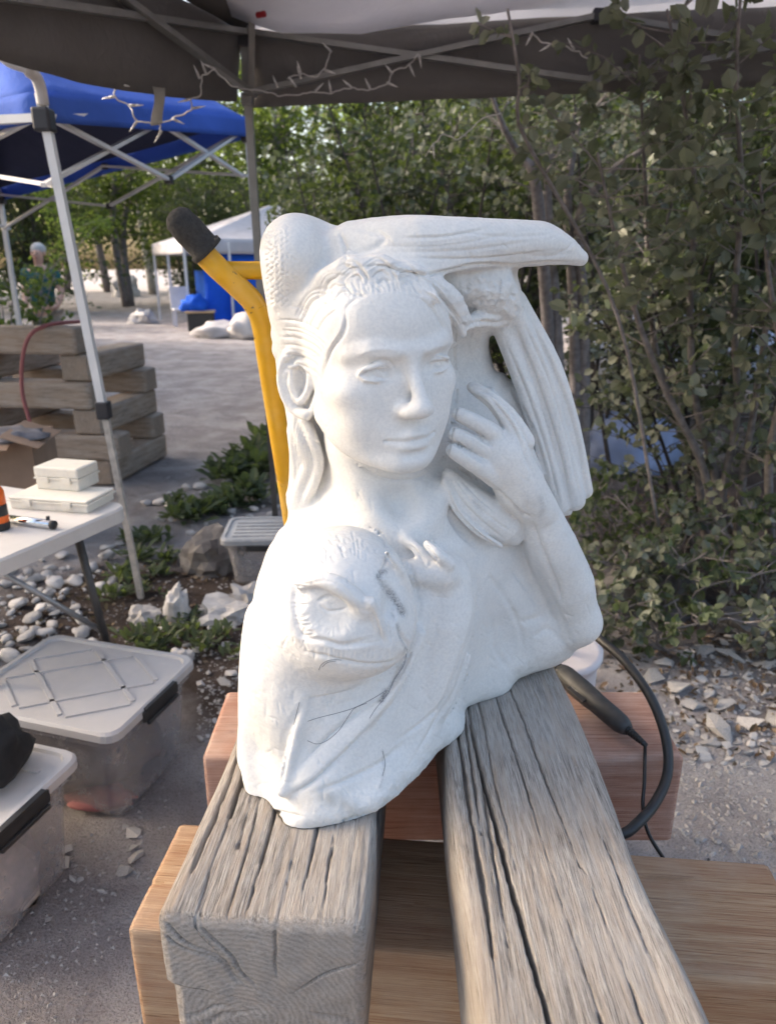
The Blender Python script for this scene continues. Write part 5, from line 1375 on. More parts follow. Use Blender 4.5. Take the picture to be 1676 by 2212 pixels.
# ================================================================ stones
def stone_mat(name, a, b, c_):
    t = NT(name); v = t.coord('Object'); n = t.noise(v, 14, 6, .65); i = t.n('ObjectInfo')
    base = t.ramp(n, [(.3, a), (.5, b), (.72, c_)])
    hsv = t.n('HueSaturation'); m = t.n('MapRange'); t.l(i.outputs['Random'], m.inputs[0]); m.inputs[3].default_value = .72; m.inputs[4].default_value = 1.12
    t.l(base, hsv.inputs['Color']); t.l(m.outputs[0], hsv.inputs['Value'])
    t.color(hsv.outputs[0]); t.set(Roughness=.85); t.bump(n, .4, .01)
    return t.m
S_WHITE = stone_mat('white_marble_chip', (.36, .34, .33), (.47, .45, .44), (.58, .565, .55))
S_GREY = stone_mat('grey_marble_chip', (.30, .285, .27), (.42, .40, .385), (.54, .52, .50))
S_ROCK = stone_mat('grey_boulder', (.10, .088, .08), (.16, .145, .137), (.24, .222, .21))
def chip_mesh(seed, flat, rounded=False):
    r = random.Random(seed); bm = bmesh.new()
    for _ in range(26 if rounded else 13):
        d = Vector((r.gauss(0, 1), r.gauss(0, 1), r.gauss(0, 1))).normalized() * (1 if rounded else r.uniform(.72, 1.1))
        bm.verts.new((d.x, d.y * r.uniform(.75, 1), d.z * flat))
    res = bmesh.ops.convex_hull(bm, input=list(bm.verts))
    bmesh.ops.delete(bm, geom=[g for g in res['geom_interior'] if isinstance(g, bmesh.types.BMVert)], context='VERTS')
    if rounded: bmesh.ops.bevel(bm, geom=list(bm.edges), offset=.06, segments=1, affect='EDGES')
    me = bpy.data.meshes.new('stone'); bm.to_mesh(me); bm.free()
    if rounded: me.polygons.foreach_set('use_smooth', [True] * len(me.polygons))
    return me
def variants(mat, flat, n, s0, rounded=False):
    out = []
    for k in range(n): me = chip_mesh(s0 + k, flat, rounded); me.materials.append(mat); out.append(me)
    return out
CH_W = variants(S_WHITE, .42, 7, 100); CH_G = variants(S_GREY, .30, 8, 200); CH_R = variants(S_WHITE, .5, 6, 300, True)
rn = random.Random(21)
def in_poly(x, y, poly):
    c = False
    for i in range(len(poly)):
        (x0, y0), (x1, y1) = poly[i], poly[i - 1]
        if (y0 > y) != (y1 > y) and x < (x1 - x0) * (y - y0) / (y1 - y0) + x0: c = not c
    return c
def scatter(poly, n, smin_, smax_, meshes, label, cat, group, name='stone', sink=.25):
    xs = [p[0] for p in poly]; ys = [p[1] for p in poly]; k = 0; placed = []
    for _ in range(n * 30):
        if k >= n: break
        x, y = rn.uniform(min(xs), max(xs)), rn.uniform(min(ys), max(ys))
        if not in_poly(x, y, poly): continue
        p = WZ(x, y, 0); s_ = smin_ + (smax_ - smin_) * rn.random() ** 2.2
        if any((p.x - a) ** 2 + (p.y - b) ** 2 < ((s_ + c) * .62) ** 2 for a, b, c in placed): continue
        placed.append((p.x, p.y, s_)); k += 1
        me = rn.choice(meshes); o = bpy.data.objects.new(name, me)
        fl = abs(min(q.co.z for q in me.vertices))
        o.location = (p.x, p.y, ground_z(p.x, p.y) + s_ * fl * (1 - sink)); o.scale = (s_, s_ * rn.uniform(.6, 1), s_ * rn.uniform(.7, 1.2))
        o.rotation_euler = (rn.uniform(-.3, .3), rn.uniform(-.3, .3), rn.uniform(0, 6.28))
        link(o); tag(o, label, cat, group)
scatter([(1300, 1560), (1410, 1440), (1520, 1380), (1690, 1330), (1700, 1620), (1560, 1680), (1460, 1640), (1430, 1500)], 150, .014, .075, CH_G, 'loose grey marble chip in the rubble right of the reddish timber', 'stone', 'chips right of the stand')
scatter([(1440, 1600), (1676, 1620), (1676, 2212), (1450, 1800)], 26, .006, .018, CH_G, 'tiny marble chip on the dusty ground right of the stand', 'stone', 'tiny chips right of the stand')
scatter([(-20, 1250), (150, 1190), (300, 1150), (310, 1230), (200, 1330), (210, 1420), (-20, 1430)], 95, .022, .060, CH_R, 'rounded white stone on the ground under the folding table', 'stone', 'stones under the table')
scatter([(425, 1440), (520, 1400), (525, 1620), (430, 1680)], 38, .010, .036, CH_W, 'broken white marble chip between the large bin and the sculpture', 'stone', 'chips beside the large bin')
scatter([(300, 1050), (600, 1040), (610, 1130), (480, 1180), (330, 1140)], 46, .02, .06, CH_R, 'pale stone among the weeds by the canopy post', 'stone', 'stones among the weeds')
scatter([(250, 1330), (520, 1290), (520, 1420), (420, 1440), (260, 1400)], 30, .012, .04, CH_W, 'small white chip in the brown earth beside the weeds', 'stone', 'chips in the earth')
scatter([(120, 1830), (330, 1700), (420, 1650), (400, 1760), (250, 1900), (60, 2060)], 14, .012, .045, CH_G, 'flat pale chip on the dust between the bins and the timbers', 'stone', 'chips in front of the bins')
def boulder(px_, py_, size, mat, label, seed, rz=0, amp=.5, flat=.35):
    p = WZ(px_, py_, 0); return lump('boulder', Vector((p.x, p.y, -.02)), size, mat, label, 'rock', seed, amp, 1.6, None, flat, 3, True, rz)
boulder(455, 1225, (.155, .12, .155), S_ROCK, 'grey boulder beside the grey-lidded bin', 61)
boulder(318, 1335, (.075, .06, .055), S_WHITE, 'white angular rock at the foot of the blue canopy post', 62)
boulder(385, 1335, (.060, .05, .13), S_WHITE, 'upright pointed white rock streaked with grey', 63)
boulder(392, 1425, (.055, .045, .05), S_WHITE, 'white rock just behind the large ribbed bin lid', 64)
boulder(500, 1330, (.14, .10, .075), S_WHITE, 'white dusty rock heap below the small grey-lidded bin', 65, amp=.7)
boulder(545, 1310, (.10, .08, .09), S_WHITE, 'white rock touching the left shoulder of the owl', 66, amp=.7)
boulder(1390, 1300, (.30, .16, .17), S_ROCK, 'broad pale-topped slab of rock under the right-hand shrub', 67, .15)
boulder(1620, 1350, (.16, .12, .07), S_ROCK, 'low dark rock at the right edge below the shrub', 68)
boulder(310, 697, (.42, .30, .26), S_WHITE, 'pinkish white rock beside the white canopy posts', 69)
boulder(272, 640, (.75, .6, .9), S_WHITE, 'big white marble block at the far end of the path', 70)
lump('tarp_heap', Vector((WZ(480, 728, 0).x, WZ(480, 728, 0).y, 0)), (.60, .4, .26), simple('dull_tarp', (.40, .38, .38), .8, bump=.6, scale=5), 'crumpled grey tarpaulin on the path at the white canopy', 'tarp', 8, .4)
lump('tarp_heap', Vector((WZ(535, 730, 0).x, WZ(535, 730, 0).y, 0)), (.42, .4, .38), simple('pale_tarp', (.52, .48, .45), .8, bump=.6, scale=5), 'pale wrapped bundle beside the crumpled grey tarpaulin', 'tarp', 18, .4)
lump('tarp_heap', Vector((WZ(1345, 1005, 0).x, WZ(1345, 1005, 0).y, 0)), (.38, .3, .36), simple('blue_grey_tarp', (.22, .27, .42), .7, bump=.6, scale=6), 'blue-grey tarpaulin heap behind the right-hand shrub', 'tarp', 28, .35)
lump('tarp_heap', Vector((4.4, 10.8, 0)), (1.5, .8, .75), simple('light_blue_tarp', (.50, .56, .72), .7, bump=.5, scale=4), 'light blue tarpaulin heap seen through the right-hand shrub', 'tarp', 38, .3)
lump('tarp_heap', Vector((7.3, 11.6, 0)), (1.4, .8, .7), simple('white_sheet', (.62, .64, .72), .7, bump=.5, scale=4), 'white sheeted pile at the right edge beyond the shrub', 'tarp', 48, .3)

# grit and splinters of stone too many to count
def grit(areas, seed, label):
    rg = np.random.default_rng(seed); V = []; Q = []
    tet = np.array([(1, 0, -.3), (-.5, .87, -.3), (-.5, -.87, -.3), (0, .1, .45)])
    for (poly, n, s0, s1) in areas:
        xs = [p[0] for p in poly]; ys = [p[1] for p in poly]; k = 0
        while k < n:
            x, y = rg.uniform(min(xs), max(xs)), rg.uniform(min(ys), max(ys))
            if not in_poly(x, y, poly): continue
            k += 1; p = WZ(x, y, 0); s_ = s0 + (s1 - s0) * rg.random() ** 3; a = rg.uniform(0, 6.28); c, q = math.cos(a), math.sin(a)
            R = np.array([[c, -q, 0], [q, c, 0], [0, 0, 1]]); T = (tet * s_ * rg.uniform(.5, 1.2, 3)) @ R.T + np.array([p.x, p.y, ground_z(p.x, p.y) + s_ * .25]); i = len(V)
            V += list(T); Q += [(i, i + 2, i + 1), (i, i + 1, i + 3), (i + 1, i + 2, i + 3), (i + 2, i, i + 3)]
    me = np_mesh('stone_grit', np.array(V), np.array(Q), False); me.materials.append(S_WHITE); o = bpy.data.objects.new('stone_grit', me); link(o); tag(o, label, 'grit', kind='stuff')
grit([([(1290, 1560), (1420, 1420), (1690, 1330), (1690, 1900), (1450, 1820)], 2600, .003, .013), ([(120, 1830), (420, 1640), (330, 1900), (150, 2212), (-20, 2212), (-20, 2060)], 900, .002, .009), ([(425, 1440), (525, 1400), (525, 1640), (430, 1690)], 700, .003, .012), ([(-20, 1180), (330, 1060), (560, 1060), (540, 1420), (-20, 1430)], 1800, .004, .016), ([(330, 700), (560, 760), (560, 1000), (340, 1040)], 900, .006, .02)], 5, 'pale stone grit and splinters strewn over the yard')
# ================================================================ plants
def leaf_mat(name, a, b, c_, trans=.3, dust=0.0, rough=.6):
    t = NT(name); g = t.n('NewGeometry'); v = t.coord('Object')
    n = t.noise(v, 2.5, 3, .6)
    col = t.ramp(g.outputs['Random Per Island'], [(.1, a), (.5, b), (.9, c_)])
    col = t.mix(t.ramp(n, [(.35, 0), (.7, .5)]), col, a)
    if dust: col = t.mix(dust, col, (.36, .34, .29))
    t.color(col); t.set(Roughness=rough); t.b.inputs['Specular IOR Level'].default_value = .3
    tl = t.n('BsdfTranslucent'); mm = t.mix(.5, col, (.30, .42, .06)); t.l(mm, tl.inputs['Color'])
    m1 = t.n('MixShader'); m1.inputs[0].default_value = trans; t.l(t.b.outputs[0], m1.inputs[1]); t.l(tl.outputs[0], m1.inputs[2]); t.l(m1.outputs[0], t.out.inputs['Surface'])
    return t.m
L_DUSTY = leaf_mat('dusty_leaf', (.030, .045, .024), (.095, .112, .070), (.27, .275, .21), .20, .20)  # dusty green, with sun highlights painted into the palest leaves
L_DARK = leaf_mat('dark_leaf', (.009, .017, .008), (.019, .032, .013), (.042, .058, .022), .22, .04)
L_MID = leaf_mat('green_leaf', (.022, .042, .012), (.040, .068, .018), (.070, .10, .03), .4)
L_LIME = leaf_mat('aspen_leaf', (.10, .16, .03), (.17, .24, .05), (.26, .33, .08), .5)
L_FIR = leaf_mat('fir_needle', (.020, .040, .022), (.040, .065, .035), (.075, .10, .06), .15)
L_WEED = leaf_mat('weed_leaf', (.030, .050, .020), (.050, .078, .028), (.085, .115, .05), .3, .12)
BARK = simple('grey_bark', (.17, .15, .145), .9, var=.35, scale=30, bump=.6)
BARK_D = simple('dark_bark', (.045, .038, .036), .9, var=.35, scale=30, bump=.6)
BARK_A = simple('aspen_bark', (.34, .32, .28), .85, var=.25, scale=14)
def leaves(C, size, rng, aspect=.8, up=.3, D=None):
    """rounded leaves: six outline points folded along the midrib"""
    n = len(C); C = np.asarray(C, float)
    s = size * rng.uniform(.45, 1.35, n)[:, None]
    d = rng.normal(size=(n, 3)); d[:, 2] -= .15
    if D is not None: d = d * .55 + np.asarray(D) * 1.1
    d /= np.linalg.norm(d, axis=1, keepdims=True) + 1e-9
    nn = rng.normal(size=(n, 3)); nn[:, 2] = np.abs(nn[:, 2]) + up; nn -= d * (nn * d).sum(1, keepdims=True); nn /= np.linalg.norm(nn, axis=1, keepdims=True) + 1e-9
    b = np.cross(d, nn); w = s * aspect * .5; f = nn * s * .13
    pts = [C, C + d * s * .30 + b * w * .86 + f, C + d * s * .70 + b * w * .88 + f * .8, C + d * s * 1.03, C + d * s * .70 - b * w * .88 + f * .8, C + d * s * .30 - b * w * .86 + f]
    V = np.stack(pts, 1).reshape(-1, 3); k = np.arange(n)[:, None] * 6
    return V, np.concatenate([k + np.array([[0, 1, 2, 3]]), k + np.array([[0, 3, 4, 5]])], 0)
def leaf_obj(name, C, size, mat, parent, rng, aspect=.8, up=.3, kind=None, D=None):
    V, Q = leaves(C, size, rng, aspect, up, D)
    me = np_mesh(name, V, Q, False); me.materials.append(mat)
    o = bpy.data.objects.new(name, me); link(o, parent)
    if kind: o['kind'] = kind
    return o
def single_leaves(C, size, mat, parent, rng, D):
    """the biggest leaves nearest the camera, one object each"""
    for c, d in zip(C, D):
        V, Q = leaves(np.zeros((1, 3)), size, rng, .85, .6, d[None]); me = np_mesh('leaf', V, Q, False); me.materials.append(mat)
        o = bpy.data.objects.new('leaf', me); o.location = c; link(o, parent)
def tree_mesh(kind, seed):
    """one tree about its own foot: returns trunk mesh, crown mesh"""
    rng = np.random.default_rng(seed); r = random.Random(seed); tb_ = MB(); C = []
    if kind == 'fir':
        H = 9.0; tb_.tube([(0, 0, 0), (0, 0, H * .5), (0, 0, H)], [.14, .09, .015], 7)
        for k in range(150):
            z = .8 + (H - .9) * (k / 150) ** .9; L = (1 - z / H) * 1.9 + .12; a = k * 2.4 + r.uniform(-.3, .3)
            e = Vector((math.cos(a) * L, math.sin(a) * L, z - L * .35)); 
            if k % 2: tb_.tube([(0, 0, z), e], [.018, .004], 4, False)
            for _ in range(int(12 + L * 22)):
                f = r.uniform(.1, 1) ; p = Vector((0, 0, z)).lerp(e, f); C.append(p + Vector((r.gauss(0, .10), r.gauss(0, .10), r.gauss(-.05, .06))))
        return tb_, np.array([tuple(c) for c in C]), .13, .35
    H = {'aspen': 6.5, 'dark': 5.2, 'mid': 6.0}[kind]; n_tr = {'aspen': 1, 'dark': 4, 'mid': 2}[kind]
    for t_ in range(n_tr):
        a = r.uniform(0, 6.28); sp = 0 if n_tr == 1 else r.uniform(.3, .9)
        top = Vector((math.cos(a) * sp * 1.6, math.sin(a) * sp * 1.6, H * r.uniform(.8, .95))); b0 = Vector((math.cos(a) * .2 * (n_tr > 1), math.sin(a) * .2 * (n_tr > 1), 0))
        P = spline([b0, b0.lerp(top, .33) + Vector((r.gauss(0, .12), r.gauss(0, .12), 0)), b0.lerp(top, .66) + Vector((r.gauss(0, .16), r.gauss(0, .16), 0)), top], 5)
        tb_.tube(P, list(np.linspace(.085 if n_tr < 3 else .055, .012, len(P))), 7)
        for k in range(26 if n_tr < 3 else 16):
            f = r.uniform(.16 if kind != 'aspen' else .3, 1.0); p = P[min(len(P) - 1, int(f * (len(P) - 1)))]
            L = r.uniform(.5, 1.5) * (1.15 - f * .6); aa = r.uniform(0, 6.28); e = p + Vector((math.cos(aa) * L, math.sin(aa) * L, L * r.uniform(-.1, .7)))
            m_ = p.lerp(e, .5) + Vector((r.gauss(0, .06), r.gauss(0, .06), .05)); tb_.tube([p, m_, e], [.02, .012, .004], 5, False)
            for _ in range(5):
                q = p.lerp(e, r.uniform(.35, 1.05)) + Vector((r.gauss(0, .16), r.gauss(0, .16), r.gauss(0, .12)))
                for _ in range(26): C.append(q + Vector((r.gauss(0, .17), r.gauss(0, .17), r.gauss(0, .13))))
    return tb_, np.array([tuple(c) for c in C]), .085, .8
KIND = {}
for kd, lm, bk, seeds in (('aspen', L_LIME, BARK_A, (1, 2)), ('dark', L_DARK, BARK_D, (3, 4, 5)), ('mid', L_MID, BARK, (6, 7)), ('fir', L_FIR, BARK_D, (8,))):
    KIND[kd] = []
    for s_ in seeds:
        tb_, C, sz, asp = tree_mesh(kd, s_)
        tme = bpy.data.meshes.new('trunk'); tme.from_pydata([tuple(v) for v in tb_.v], [], tb_.f); tme.materials.append(bk); tme.polygons.foreach_set('use_smooth', [True] * len(tme.polygons))
        V, Q = leaves(C, sz, np.random.default_rng(s_), asp); cme = np_mesh('crown', V, Q, False); cme.materials.append(lm)
        KIND[kd].append((tme, cme))
def tree(kd, x, y, sc, rz, label, group, v=0, wide=1.0):
    root = empty({'aspen': 'aspen_tree', 'dark': 'thicket_tree', 'mid': 'leafy_tree', 'fir': 'fir_tree'}[kd], (x, y, -.02), rz)
    root.scale = (sc * wide, sc * wide, sc); tag(root, label, 'tree', group)
    tme, cme = KIND[kd][v % len(KIND[kd])]
    link(bpy.data.objects.new('trunk', tme), root); link(bpy.data.objects.new('crown', cme), root)
tree('aspen', -9.2, 22.5, 1.0, .3, 'bright yellow-green aspen lit by the sun beside the tent post', None)
r = random.Random(77)
# thicket behind the sculpture, under the dark canopy's back eave
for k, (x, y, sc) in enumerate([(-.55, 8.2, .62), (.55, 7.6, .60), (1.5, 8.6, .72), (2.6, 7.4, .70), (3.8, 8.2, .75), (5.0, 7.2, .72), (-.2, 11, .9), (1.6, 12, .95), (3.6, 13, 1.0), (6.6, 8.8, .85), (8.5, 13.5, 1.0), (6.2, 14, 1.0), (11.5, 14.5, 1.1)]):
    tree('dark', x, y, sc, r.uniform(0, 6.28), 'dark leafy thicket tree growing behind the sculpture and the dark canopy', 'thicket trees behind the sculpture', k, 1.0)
for k in range(26):
    x = -26 + k * 2.35 + r.uniform(-.8, .8); y = 27 + r.uniform(-2, 6)
    tree('mid' if k % 3 else 'fir', x, y, r.uniform(1.15, 1.7), r.uniform(0, 6.28), ('green leafy tree' if k % 3 else 'dark fir') + ' in the far wood behind the tents', 'trees of the far wood', k, 1.15)
for k in range(22):
    x = -34 + k * 3.4 + r.uniform(-1, 1); y = 38 + r.uniform(-3, 8)
    tree('aspen' if k % 3 == 0 else 'mid', x, y, r.uniform(1.7, 2.5), r.uniform(0, 6.28), ('tall pale aspen' if k % 3 == 0 else 'tall leafy tree') + ' at the back of the far wood', 'tall trees at the back', k, 1.2)
for k, (x, y, sc) in enumerate([(-12.5, 17, .75), (-14.5, 20, .9), (-17, 18, .9), (-11.6, 25, .9), (-6.5, 25.5, .9), (-3.8, 24.5, .85), (-1.5, 23, .8)]):
    tree('dark', x, y, sc, r.uniform(0, 6.28), 'dark bushy tree along the edge of the path clearing', 'bushy trees round the clearing', k, 1.1)
# unseen trees: left ones added to break the low sun, others behind the camera
for k, (x, y, sc, kd) in enumerate([(-10.0, -2.5, 1.0, 'mid'), (-9.6, .0, .90, 'mid'), (-10.3, 2.9, 1.02, 'mid'), (-9.8, 5.4, .97, 'mid'), (-11, 7.6, 1.05, 'mid'), (-10.4, 11.5, .98, 'mid'), (-11.5, 14.5, 1.0, 'mid')]):
    tree(kd, x, y, sc, r.uniform(0, 6.28), 'leafy tree added left of the yard, outside the picture, to shade the ground', 'added trees left of the yard', k, 1.2)
for k, (x, y, sc) in enumerate([(-16, 8.2, 1.75), (-16.5, 10.4, 1.85), (-15.5, 12.8, 1.75), (-17, 15.5, 1.8)]):  # unseen row added to keep direct sun off the thicket
    tree('mid', x, y, sc, r.uniform(0, 6.28), 'tall leafy tree added left of the path, outside the picture, to shade the thicket', 'added tall trees left of the path', k, 1.1)
for k, (x, y, sc) in enumerate([(-20, 5.9, 1.9), (-24.5, 7.0, 2.25)]):  # unseen, added on the sun's path to dim it on the sculpture
    tree('aspen', x, y, sc, r.uniform(0, 6.28), 'tall aspen added far to the left, outside the picture, to thin the sun', 'added aspens far left', k, 1.1)
for k in range(7):
    a = RAD(196 + k * 24); tree('dark' if k % 2 else 'mid', 11 * math.cos(a), 11 * math.sin(a), r.uniform(.8, 1.0), r.uniform(0, 6.28), 'leafy tree behind the camera, outside the picture', 'trees behind the camera', k, 1.25)
# --- shrubs with stems, twigs and dusty leaves
def shrub(name, stems, label, cat, mat, size, twigs, per, seed, tl=(.18, .45), group=None, bark=BARK, near=0, up=.3, spread=1.0, rad=.013):
    rng = np.random.default_rng(seed); r = random.Random(seed); root = empty(name, (stems[0][0].x, stems[0][0].y, 0)); tag(root, label, cat, group)
    C = []; DD = []; tw = MB()
    for S in stems:
        P = spline(S, 6); n = len(P)
        MB().tube(P, list(np.linspace(rad, .004, n)), 7).build('stem', bark, root, True)
        for k in range(twigs):
            f = r.uniform(.12, 1.0) ** .8; p = P[min(n - 1, int(f * (n - 1)))]
            L = r.uniform(*tl); a = r.uniform(0, 6.28); d = Vector((math.cos(a) * spread, math.sin(a) * spread, r.uniform(-.1, 1.0))).normalized()
            e1_ = p + d * L * .5 + Vector((r.gauss(0, .02), r.gauss(0, .02), 0)); e = e1_ + (d + Vector((r.gauss(0, .25), r.gauss(0, .25), r.gauss(.1, .2)))).normalized() * L * .5
            tw.tube([p, e1_, e], [.0035, .0025, .0012], 4, False)
            for j in range(per):
                g = min(1.0, .2 + .8 * math.sqrt(r.random())); q = p.lerp(e1_, g * 2) if g < .5 else e1_.lerp(e, g * 2 - 1)
                dv = (e - p).normalized(); sdv = dv.cross(Vector((r.gauss(0, 1), r.gauss(0, 1), r.gauss(0, 1)))).normalized(); C.append(tuple(q + sdv * .004)); DD.append(tuple(dv * (.9 if g > .9 else .4) + sdv * .9 + Vector((0, 0, -.15))))
    tw.build('twigs', bark, root)['kind'] = 'stuff'
    C = np.array(C); DD = np.array(DD)
    inv = np.array(root.location)
    if near:
        d2 = (C ** 2 * np.array([1, 1, 0])).sum(1); px_, py_, dp = to_px(C[:, 0], C[:, 1], C[:, 2]); vis_ = (px_ > 0) & (px_ < 1676) & (py_ > 0) & (py_ < 2212)
        order = np.argsort(np.where(vis_, dp, 99)); pick = order[:near]; rest = order[near:]
        single_leaves(C[pick] - inv, size, mat, root, rng, DD[pick])
        leaf_obj('foliage', C[rest] - inv, size, mat, root, rng, .85, up, 'stuff', DD[rest])
    else: leaf_obj('foliage', C - inv, size, mat, root, rng, .85, up, 'stuff', DD)
    return root
def st(*p): return [WY(*q) for q in p]
def gz(px_, py_): q = WZ(px_, py_, 0); return q
g1 = gz(1585, 1215)
shrub('dusty_shrub', [[g1, *st((1600, 1060, 3.45), (1625, 900, 3.35), (1655, 700, 3.2), (1690, 480, 3.1), (1700, 250, 3.0))],
   [g1 + Vector((.05, .05, 0)), *st((1560, 1080, 3.5), (1590, 900, 3.4), (1585, 680, 3.2), (1600, 420, 3.0), (1590, 180, 2.8), (1600, -40, 2.7))],
   [g1 + Vector((-.08, .02, 0)), *st((1545, 1040, 3.5), (1500, 860, 3.4), (1490, 640, 3.3), (1500, 420, 3.1), (1470, 180, 2.9), (1440, 20, 2.8))],
   [g1 + Vector((-.1, -.05, 0)), *st((1520, 1020, 3.4), (1440, 850, 3.3), (1380, 700, 3.2), (1330, 520, 3.0), (1290, 330, 2.8))],
   [g1 + Vector((.15, -.1, 0)), *st((1660, 1000, 3.2), (1690, 820, 3.0), (1660, 600, 2.9), (1640, 380, 2.7))],
   [g1 + Vector((-.1, .1, 0)), *st((1500, 1000, 3.6), (1420, 780, 3.6), (1400, 560, 3.5), (1390, 330, 3.3), (1380, 120, 3.1))]],
   'tall dusty grey-green shrub with round leaves filling the right side', 'shrub', L_DUSTY, .056, 38, 12, 51, near=300, rad=.024)
g2 = gz(1490, 1190)
shrub('dusty_shrub', [[g2, *st((1470, 1080, 3.75), (1420, 930, 3.7), (1370, 800, 3.6), (1300, 690, 3.5))], [g2 + Vector((-.1, 0, 0)), *st((1440, 1060, 3.7), (1400, 960, 3.7), (1330, 880, 3.6))],
   [g2 + Vector((.1, 0, 0)), *st((1490, 1030, 3.7), (1480, 880, 3.6), (1430, 720, 3.5), (1400, 600, 3.5))]],
   'smaller dusty shrub with thin stems just right of the sculpture', 'shrub', L_DUSTY, .046, 36, 10, 52, rad=.014, bark=BARK_D)
for k, (x, y, hh) in enumerate([(1330, 1340, .32), (1290, 1250, .36), (1440, 1330, .36), (1540, 1360, .34), (1620, 1330, .4), (1380, 1260, .42), (1480, 1280, .45), (1660, 1290, .45), (1300, 1400, .20), (1440, 1410, .18), (1600, 1410, .2), (1320, 1190, .45)]):
    b = gz(x, y); rr_ = random.Random(k + 5)
    shrub('low_shrub', [[b, b + Vector((rr_.uniform(-.15, .15), rr_.uniform(-.1, .1), hh * .6)), b + Vector((rr_.uniform(-.25, .25), rr_.uniform(-.15, .15), hh))] for _ in range(4)],
      'low leafy sucker growing at the foot of the right-hand shrubs', 'shrub', L_WEED if k % 2 else L_DUSTY, .042, 7, 8, 60 + k, (.08, .2), 'low shoots under the shrubs', rad=.005)
# the thicket of thin-stemmed shrubs between the sculpture and the path
for k, (x, y, hh, n) in enumerate([(-.30, 6.2, 2.3, 5), (.45, 5.6, 2.4, 6), (1.05, 6.3, 2.7, 6), (1.7, 5.4, 2.5, 6), (2.35, 6.2, 2.9, 6), (3.0, 5.5, 2.7, 6), (3.7, 6.4, 3.0, 6), (4.4, 5.8, 2.8, 6), (3.9, 4.6, 2.4, 5)]):
    rr_ = random.Random(k + 50); b = Vector((x, y, 0)); S = []
    for _ in range(n):
        a = rr_.uniform(0, 6.28); sp = rr_.uniform(.2, .75); S.append([b + Vector((rr_.gauss(0, .12), rr_.gauss(0, .12), 0)), b + Vector((math.cos(a) * sp * .4, math.sin(a) * sp * .4, hh * .4)), b + Vector((math.cos(a) * sp * .9, math.sin(a) * sp * .9, hh * .75)), b + Vector((math.cos(a) * sp * 1.3, math.sin(a) * sp * 1.3, hh * rr_.uniform(.9, 1.15)))])
    shrub('thicket_shrub', S, 'thin-stemmed dark green shrub in the thicket behind the sculpture', 'shrub', L_DARK if k % 3 else L_DUSTY, .052, 44, 10, 700 + k, (.22, .5), 'shrubs of the thicket', rad=.018, bark=BARK_D)
# limbs of the near tree behind the bird's wing
g3 = gz(1190, 1060)
shrub('forked_tree', [[g3, *st((1185, 760, 4.9), (1165, 480, 4.6), (1150, 372, 4.5), (1125, 340, 4.5), (1095, 290, 4.4), (1065, 215, 4.3), (1040, 120, 4.2))],
   [g3 + Vector((.1, .05, 0)), *st((1200, 700, 4.9), (1180, 420, 4.7), (1200, 320, 4.7), (1260, 260, 4.6), (1330, 180, 4.5))],
   [g3 + Vector((.2, .1, 0)), *st((1240, 700, 5.0), (1225, 440, 4.8), (1245, 300, 4.8), (1275, 180, 4.7))],
   [g3 + Vector((.25, .1, 0)), *st((1260, 700, 5.0), (1250, 480, 4.8), (1310, 380, 4.7), (1390, 320, 4.6), (1440, 260, 4.5))]],
   'forked grey tree whose limbs rise behind the bird wing', 'tree', L_DUSTY, .040, 26, 12, 71, (.2, .5), rad=.05)
# sprig hanging in front of the canopy
g4 = st((1150, 330, 2.6), (1118, 250, 2.5), (1122, 180, 2.45), (1112, 110, 2.4), (1096, 20, 2.4))
shrub('leafy_sprig', [[Vector((1.2, 3.0, .4)), Vector((.9, 2.9, 1.3)), *g4]], 'thin upright sprig with round leaves in front of the canopy valance', 'shrub', L_DUSTY, .036, 10, 8, 72, (.05, .14), rad=.008)
# weeds and low plants on the left
def weed(px_, py_, n, L, seed, label, group, mat=L_WEED, asp=.34, w=1.0):
    b = gz(px_, py_); rng = np.random.default_rng(seed); root = empty('weed', (b.x, b.y, ground_z(b.x, b.y))); tag(root, label, 'plant', group)
    V = []; Q = []
    for k in range(n):
        a = rng.uniform(0, 6.28); l = L * rng.uniform(.5, 1.1); t0 = rng.uniform(.25, 1.25); d = np.array([math.cos(a) * math.cos(t0), math.sin(a) * math.cos(t0), math.sin(t0)]); s_ = np.array([-math.sin(a), math.cos(a), 0]) * l * asp * .5
        o = np.array([rng.normal() * .35 * L * w, rng.normal() * .35 * L * w, rng.uniform(0, .5) * L]); i = len(V)
        V += [o, o + d * l * .4 + s_, o + d * l * .75 + s_ * .7 - np.array([0, 0, .06 * l]), o + d * l - np.array([0, 0, .2 * l]), o + d * l * .75 - s_ * .7 - np.array([0, 0, .06 * l]), o + d * l * .4 - s_]
        Q += [(i, i + 1, i + 2, i + 3), (i, i + 3, i + 4, i + 5)]
    me = np_mesh('foliage', np.array(V), np.array(Q), False); me.materials.append(mat); q = bpy.data.objects.new('foliage', me); link(q, root); q['kind'] = 'stuff'
k = 0
for (x, y, n, L) in [(300, 1385, 40, .08), (345, 1400, 45, .09), (400, 1370, 40, .08), (440, 1400, 34, .08), (480, 1375, 34, .07), (335, 1365, 30, .07), (460, 1330, 26, .07), (410, 1340, 26, .07), (370, 1300, 24, .06), (500, 1420, 20, .06)]:
    weed(x, y, n, L, 400 + k, 'low green weed in the earth behind the large ribbed bin', 'weeds behind the large bin'); k += 1
for (x, y, n, L) in [(270, 1250, 50, .10), (300, 1210, 50, .10), (330, 1170, 50, .10), (290, 1170, 40, .09), (360, 1210, 40, .09), (250, 1290, 36, .09), (345, 1240, 36, .08), (315, 1280, 30, .07)]:
    weed(x, y, n, L, 500 + k, 'green weed patch round the foot of the blue canopy post', 'weeds at the post foot'); k += 1
